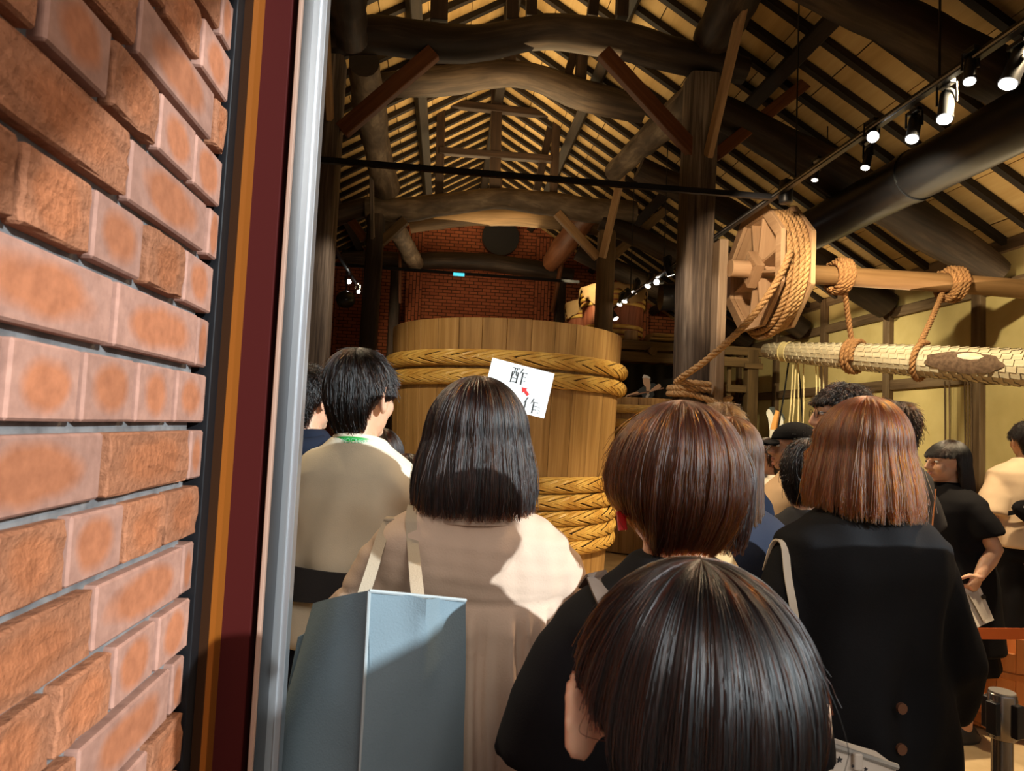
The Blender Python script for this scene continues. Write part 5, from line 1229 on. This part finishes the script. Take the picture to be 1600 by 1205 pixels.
def cap(i):
    Rm, hp = i['Rm'], i['hp']; q = MB(); rg = []
    for th in np.linspace(.02, 1.0, 12):
        t_ = th*PI/2*.97; u = np.linspace(0, 2*PI, 28, endpoint=False)
        rg.append(np.array([hp((.096*math.sin(t_)*math.sin(a), -.012+.114*math.sin(t_)*math.cos(a), .030+.092*math.cos(t_))) for a in u]))
    q.loft(rg, caps=True); cp = i['child'](q, 'cap', BLACKC, smooth='all')
    q = MB(); rg = []
    for f in np.linspace(0, 1, 6):
        rg.append(np.array([hp(((.070-.012*f)*math.sin(a)*1.05, .085+f*.085*math.cos(a*1.0), .034-.012*f-.018*abs(math.sin(a))**2)) for a in np.linspace(-1.35, 1.35, 14)]+[hp(((.070-.012*f)*math.sin(a)*1.05, .085+f*.085*math.cos(a), .029-.012*f-.018*abs(math.sin(a))**2)) for a in np.linspace(1.35, -1.35, 14)]))
    q.loft(rg); i['child'](q, 'cap_brim', BLACKC, smooth='all')
    lanyard(i)
person('man in a black peaked cap and beige shirt in profile', 1240, 657, 3.15, math.radians(80), 'm', hair=dict(SHORT, c=.10, side=-.03, back=-.09, fringe=.06), hm=HBLACK, nh=2500, hr=.0012, top=dict(mat=BEIGE, grow=.03, sleeve=.5), legs=dict(mat=NAVY), seed=12, voxel=.0075, face=True, extra=cap)
person('person with short black hair and a bare ear, just beside the auburn hair', 1272, 684, 2.1, math.radians(-62), 'm', hair=dict(SHORT, side=.0, back=-.09, fringe=.03, lift=.005), hm=HBLACK, nh=5000, hr=.001, top=dict(mat=DGREY), legs=dict(mat=NAVY), seed=13, voxel=.0075, face=True)
person('woman with long straight light brown hair in a navy jacket', 1136, 648, 1.92, math.radians(15), 'f', hair=dict(LONG, side=-.34, back=-.36), hm=HLIGHT, nh=7000, hr=.0009, ears=False, top=dict(mat=NAVYJ, grow=.03, sleeve=.9, sr=.08), legs=dict(mat=NAVY), seed=14)
person('grey-haired person, only the top of the head showing beyond the brown-haired woman', 1124, 627, 2.55, 0, 'f', hair=dict(SHORT, side=-.06, back=-.11), hm=HGREY, nh=4000, hr=.001, top=dict(mat=NAVY), legs=dict(mat=NAVY), seed=15)
person('person in a tan knitted top hidden behind the brown-haired woman', 1088, 668, 1.31, math.radians(72), 'f', hair=dict(BOB, side=-.10, back=-.11, flare=0, taper=.02), hm=HDARKBR, nh=2500, hr=.0009, top=dict(mat=TANKNIT, grow=.025, sleeve=.9, sr=.075, amp=.002), legs=dict(mat=NAVY), seed=16)
person('woman in a white top with a low dark red ponytail, behind the capped man', 1196, 683, 4.0, math.radians(95), 'f', hair=dict(SHORT, side=-.05, back=-.10, lift=.003, wild=.03), hm=HDARKBR, nh=2500, hr=.0013, top=dict(mat=WHITEC, grow=.02), legs=dict(mat=NAVY), seed=17, face=True,
       extra=lambda i: (i['child'](MB().ell(i['hp']((0, -.115, -.05)), (.03, .03, .055)), 'ponytail', HDARKBR[1], smooth=True), lanyard(i)))
def fringe_extra(i): lanyard(i)
fw = person('woman in profile with black bob and straight fringe, in a black dress', 1481, 688, 3.5, math.radians(88), 'f', hair=dict(BOB, a=.094, b=.112, fringe=.028, side=-.19, back=-.225, flare=.010, face=80, nape=-.02), hm=HBLACK, nh=6000, hr=.0012, ears=False,
            top=dict(mat=BLACKC, hem=.5, grow=.03, flare=.10, sleeve=.42, sr=.078, name='dress'), legs=dict(kind='skirt', mat=BLACKC, hem=.4), seed=18, voxel=.0055, face=True, extra=fringe_extra, wide=1.12,
            arms={'L': dict(e=(.06, -.07, -.22), w=(.03, .10, -.13), curl=1.0, palm=(1, .4, 0)), 'R': dict(e=(.05, .03, -.27), w=(-.02, .17, -.12))})
tm = person('man in cream T-shirt and black trousers, back turned, wearing a sling bag', 1604, 657, 4.25, math.radians(-12), 'm', hair=dict(SHORT, side=-.0, back=-.085, lift=.006), hm=HBLACK, nh=4000, hr=.0013, top=dict(mat=PEACH, hem=.83, grow=.035, sleeve=.52, sr=.09, amp=.006), legs=dict(mat=BLACKC), seed=19, voxel=.0065,
            arms={'L': dict(e=(.07, -.05, -.27), w=(-.05, .14, -.17)), 'R': dict(e=(.06, .0, -.27), w=(.0, .1, -.2))}, wide=1.05)
person('brown-haired visitor farther ahead, showing just above the cream T-shirt shoulder', 598, 667, 2.95, math.radians(-10), 'f', hair=dict(BOB, side=-.12, back=-.13), hm=HDARKBR, nh=3500, hr=.0011, top=dict(mat=NAVY), legs=dict(mat=NAVY), seed=20)
person('short dark-haired child ahead, head just above the cream T-shirt shoulder', 640, 704, 2.45, math.radians(-10), 'f', hair=dict(BOB, side=-.10, back=-.11, flare=0, taper=.02), hm=HSOFT, nh=3500, hr=.0011, top=dict(mat=NAVY), legs=dict(mat=NAVY), seed=21, wide=.85)
# the guide holds the card up, hidden behind the gauze dress
gd = person('guide in dark clothes hidden behind the bob, holding up the word card', 738, 640, 3.36, math.radians(180), 'f', hair=dict(BOB, side=-.12, back=-.13), hm=HBLACK, nh=2500, hr=.0012, top=dict(mat=NAVY, sleeve=.9), legs=dict(mat=NAVY), seed=22, face=True,
            arms={'L': dict(e=(.06, .12, -.05), w=(.0, .04, .31), palm=(0, 1, 0), curl=.9), 'R': dict(e=(.05, .05, -.26), w=(-.02, .2, -.05))})
# ------------------------------------------------------------------ things carried
TOTE = cloth('blue_canvas', (.19, .25, .285), 300, .95, .5)
def panel(name, q, m, parent, bulge=.0, th=.004, nu=14, nv=18, fold=None):
    """cloth panel from four corner points (top-left, top-right, bottom-right, bottom-left), thick"""
    q = [np.array(p, float) for p in q]; n = np.cross(q[1]-q[0], q[3]-q[0]); n /= np.linalg.norm(n); F, Bk = [], []
    for j in range(nv+1):
        v = j/nv
        for i in range(nu+1):
            u = i/nu; p = (q[0]*(1-u)+q[1]*u)*(1-v)+(q[3]*(1-u)+q[2]*u)*v
            d = bulge*math.sin(PI*u)*math.sin(PI*min(1, v*.5+.08))+(fold(u, v) if fold else 0); F.append(p+n*d); Bk.append(p+n*(d+th))
    mb = MB(); w = nu+1; N_ = len(F)
    fs = [(j*w+i, j*w+i+1, (j+1)*w+i+1, (j+1)*w+i) for j in range(nv) for i in range(nu)]
    ed = list(range(w))+[(j+1)*w-1 for j in range(1, nv+1)]+[nv*w+i for i in range(nu-1, -1, -1)]+[j*w for j in range(nv-1, 0, -1)]
    fs2 = [tuple(i+N_ for i in f[::-1]) for f in fs]; sd = [(ed[k], ed[(k+1) % len(ed)], ed[(k+1) % len(ed)]+N_, ed[k]+N_) for k in range(len(ed))]
    mb.add(F+Bk, fs+fs2+sd); return mb.build(name, m, parent, smooth=True)
YT = 1.10
PAPERISH = cloth('pale_hem', (.40, .44, .45), 300)
tt = thing('tote_bag', 'large grey-blue canvas tote hung from the shoulder of the gauze dress', 'bag', at(600, 1205, YT))
f1, f2, f3, f4 = at(577, 923, YT-.03), at(728, 938, YT+.05), at(722, 1330, YT+.05), at(556, 1330, YT-.03)
b1, b2, b3, b4 = at(483, 990, YT+.28), at(600, 960, YT+.31), at(610, 1330, YT+.31), at(392, 1330, YT+.28)
crease = lambda u, v: -.020*math.exp(-((u-.52)/.10)**2)*max(0, 1-v*2.2)+.003*math.sin(u*9+v*7)
panel('front_panel', (f1, f2, f3, f4), TOTE, tt, -.012, fold=crease)
panel('side_panel', (at(489, 943, YT+.20), f1-V(.001, 0, 0), f4-V(.001, 0, 0), at(380, 1330, YT+.16)), TOTE, tt, -.02, fold=lambda u, v: -.018*math.sin(u*5.5)*min(1, v*2))
panel('back_panel', (at(466, 996, YT+.24), at(540, 960, YT+.27), at(560, 1330, YT+.27), at(400, 1330, YT+.24)), TOTE, tt, .004)
panel('far_side_panel', (f2+V(0, .004, 0), b2+V(0.06, 0, -.02), b3+V(.06, 0, 0), f3+V(0, .004, 0)), TOTE, tt, .004)
panel('bottom_panel', (f4+V(0, 0, .0), f3, b3, b4), TOTE, tt, .0)
hs_ = .006
for a, b, e in ((f1, f2, -.0), ):
    MB().tube([a+(b-a)*u+V(0, -.001, 0) for u in np.linspace(0, 1, 12)], .0030, 6).build('top_hem', PAPERISH, tt, smooth=True)
MB().tube([f1+(f4-f1)*u for u in np.linspace(0, 1, 20)], .0028, 6).build('side_seam', PAPERISH, tt, smooth=True)
STRAP = cloth('tan_webbing', (.50, .40, .29), 260, .9, .5)
def strap(name, pts, w, th, m, parent, side=(1, 0, 0), n=26):
    P = arc_pts(pts, n); T = np.gradient(P, axis=0); T /= np.linalg.norm(T, axis=1)[:, None]; rg = []
    for p, t_ in zip(P, T):
        s_ = V(*side)-t_*np.dot(V(*side), t_); s_ /= np.linalg.norm(s_); n_ = np.cross(t_, s_)
        rg.append(np.array([p-s_*w/2-n_*th/2, p+s_*w/2-n_*th/2, p+s_*w/2+n_*th/2, p-s_*w/2+n_*th/2]))
    return MB().loft(rg).build(name, m, parent, smooth=True, bevel=0)
def px_cast(info, px, py, Y):
    """ray of the photograph's eye in the person's own frame, for laying straps on the cloth"""
    Mi = np.array(world_of(info['root']).inverted()); o = Mi[:3, :3] @ V(0, 0, CAM_H)+Mi[:3, 3]; q = Mi[:3, :3] @ at(px, py, Y)+Mi[:3, 3]
    return (*(o/info['S']), *((q-o)))
for a, b, pts in ((at(556, 964, 1.22), (578, 900, 1.27), [(596, 842), (608, 815)]), (at(655, 952, 1.125), (650, 905, 1.19), [(645, 850), (642, 815)])):
    body = on_top(g_, [px_cast(g_, *q, 1.45) for q in pts], .005); x_ = (body[-1][0]-g_['pos'][0])
    over = on_top(g_, [(x_/g_['S'][0], y_, 1.6, 0, 0, -1) for y_ in (-.03, .03)], .005)
    strap('strap', [a, at(*b)]+body+over, .022, .004, STRAP, tt)
body = on_top(p4, [px_cast(p4, x_, y_, 1.0) for x_, y_ in ((962, 960), (946, 930), (935, 905), (928, 890))], .004); x_ = (body[-1][0]-p4['pos'][0])/p4['S'][0]
strap('strap', body+on_top(p4, [(x_, y_, 1.6, 0, 0, -1) for y_ in (.02, .06)], .004), .034, .004, GREYC, p4['root'])
# waist bag of the cream-shirted man
R0 = m2['root']; wb_ = thing('waist_bag', 'black waist bag belted over the cream T-shirt', 'bag', (R0.location.x, R0.location.y, 1.05))
zc = at(515, 914, 1.78)[2]; rg = []
a14 = math.radians(-14)
for u in np.linspace(0, 2*PI, 48, endpoint=False):
    c, s_ = math.cos(u), math.sin(u); px_ = np.sign(c)*abs(c)**.8*.199; py_ = np.sign(s_)*abs(s_)**.8*.150
    o = V(R0.location.x, R0.location.y, zc)+rotz(a14) @ V(px_, py_, 0); n_ = rotz(a14) @ V(c, s_, 0); h = .038+.012*max(0, -c)
    rg.append(np.array([o-V(0, 0, h), o-V(0, 0, h)+n_*.012, o+V(0, 0, h)+n_*.012, o+V(0, 0, h)]))
MB().loft(rg, closed=True).build('belt', DGREY, wb_, smooth=True)
o = V(R0.location.x, R0.location.y, zc-.02)+rotz(a14) @ V(-.02, .19, 0); MB().box(o, (.24, .09, .13), rotz(a14)).build('pouch', BLACKC, wb_, bevel=.02, seg=2)
# bag of the auburn woman: pale strap over the coat and a starred pouch
STAR = mat('starred_cotton', (.62, .54, .46), .8); INKS = mat('star_print', (.03, .03, .035), .8)
ab = thing('shoulder_bag', 'pale cotton bag with small dark stars on a cream strap, worn over the black coat', 'bag', at(1310, 1200, 1.22))
body = on_top(p6, [px_cast(p6, x_, y_, 1.3) for x_, y_ in ((1226, 805), (1223, 820), (1225, 850), (1231, 900), (1239, 945), (1252, 1020), (1268, 1090))], .005); x_ = (body[0][0]-p6['pos'][0])/p6['S'][0]
over = on_top(p6, [(x_, y_, 1.6, 0, 0, -1) for y_ in (.06, .02)], .005)
strap('strap', over+body+[at(1290, 1180, 1.25)], .016, .004, mat('cream_strap', (.66, .56, .44), .7), ab, (1, -.3, 0))
bq = [at(1285, 1160, 1.25), at(1400, 1197, 1.255), at(1400, 1420, 1.255), at(1270, 1400, 1.25)]
bp_ = panel('pouch', bq, STAR, ab, -.02, .06, 10, 10)
MB().tube([bq[0]+(bq[1]-bq[0])*u-V(0, .004, 0) for u in np.linspace(0, 1, 8)], .006, 6).build('top_piping', mat('grey_piping', (.30, .28, .25), .7), ab, smooth=True)
MB().box(at(1340, 1190, 1.235), (.016, .01, .03)).build('tab', STAR, ab, bevel=.002)
def star(px, py, Y, r):
    c = at(px, py, Y); q = []
    for k in range(10): a = PI/2+k*PI/5; rr = r if k % 2 == 0 else r*.42; q.append((rr*math.cos(a), rr*math.sin(a)))
    MB().prism(q, 0, .0025, np.array([[1, 0, 0, c[0]], [0, 0, -1, c[1]], [0, 1, 0, c[2]], [0, 0, 0, 1.0]])).build('star', INKS, bp_)
star(1311, 1187, 1.236, .0065); star(1293, 1178, 1.238, .0032); star(1332, 1197, 1.234, .0032); star(1300, 1200, 1.234, .003); star(1352, 1202, 1.233, .004)
# paper held by the fringed woman
PAPER = mat('paper', (.72, .66, .58), .7); PGREY = mat('paper_print', (.50, .45, .40), .7)
S_ = fw['S']; j = fw['joints']['L']; Rr = rotz(math.radians(88)); wpos = V(*fw['root'].location)+Rr @ (j[2]*S_); hd = wpos+V(-.05, 0, -.065)
ph_ = thing('paper_sheet', 'white sheet with a grey print, held low by the fringed woman', 'sheet', hd)
pq = [at(1489, 879, 3.32), at(1521, 876, 3.34), at(1543, 928, 3.30), at(1516, 940, 3.26)]; pq = [hd+(p-at(1507, 880, 3.33)) for p in pq]
pn = panel('sheet', pq, PAPER, ph_, .006, .0015, 8, 8)
pc_ = lambda u, v: (pq[0]*(1-u)+pq[1]*u)*(1-v)+(pq[3]*(1-u)+pq[2]*u)*v+V(0, -.012, 0)
panel('print', [pc_(.25, .15), pc_(.75, .12), pc_(.72, .85), pc_(.4, .9)], PGREY, pn, .006, .001, 6, 6)
c = pc_(.88, .30); MB().tube([c+V(0, -.004, 0), c], .012, 12).build('dot_mark', INK, pn)
# sling bag of the man at the picture's edge
Rt = tm['root']; T0 = V(*Rt.location)
sb = thing('sling_bag', 'black and grey sling bag across the back of the cream T-shirt', 'bag', T0+V(0, -.2, 1.1)); RR = rotz(math.radians(-12))
def tp(x, y, z): return T0+RR @ (V(x, y, z)*V(tm['S'][0], tm['S'][1], tm['S'][2]))
strap('strap', [tp(-.19, .06, 1.02), tp(-.205, -.05, 1.03), tp(-.17, -.135, 1.05), tp(-.08, -.165, 1.085), tp(.04, -.168, 1.14), tp(.14, -.13, 1.25), tp(.16, -.06, 1.34)], .028, .005, BLACKC, sb, (0, 0, 1))
mb = MB(); c0 = tp(-.06, -.195, 1.055); rg = []
for f in np.linspace(0, 1, 8):
    w = .155-.02*abs(f-.5); h = .085*math.sin(PI*(.12+.76*f))
    rg.append(np.array([c0+RR @ V(w*(math.cos(u)), -.055*f+.02, .2*w*math.cos(u)*-1.2+h*math.sin(u)) for u in np.linspace(0, 2*PI, 22, endpoint=False)]))
mb.loft(rg).build('pouch', BLACKC, sb, smooth=True)
MB().box(c0+RR @ V(-.045, -.038, .045), (.11, .012, .045), RR @ np.array(Matrix.Rotation(math.radians(18), 3, 'Y'))).build('grey_flap', mat('grey_nylon', (.30, .27, .26), .5), sb, bevel=.003)
# dark letter on the back of the cream tee
A_ = MB()
for a, b in (((-.014, 1.205), (.0, 1.245)), ((.0, 1.245), (.014, 1.205)), ((-.009, 1.22), (.009, 1.22))):
    p, q = tp(a[0]-.05, -.1475, a[1]), tp(b[0]-.05, -.1475, b[1]); A_.beam(p, q, .004, .004)
o = A_.build('letter_print', INKS, tm['root']); 
# the orange leaflet beside the grey shirt
lq = [at(1446, 772, 2.9), at(1463, 764, 2.92), at(1458, 822, 2.92), at(1440, 845, 2.9)]
t = thing('leaflet', 'orange leaflet held up beside the dark grey shirt', 'leaflet', lq[3]); panel('sheet', lq, mat('orange_paper', (.75, .28, .10), .7), t, .004, .0015, 4, 6)
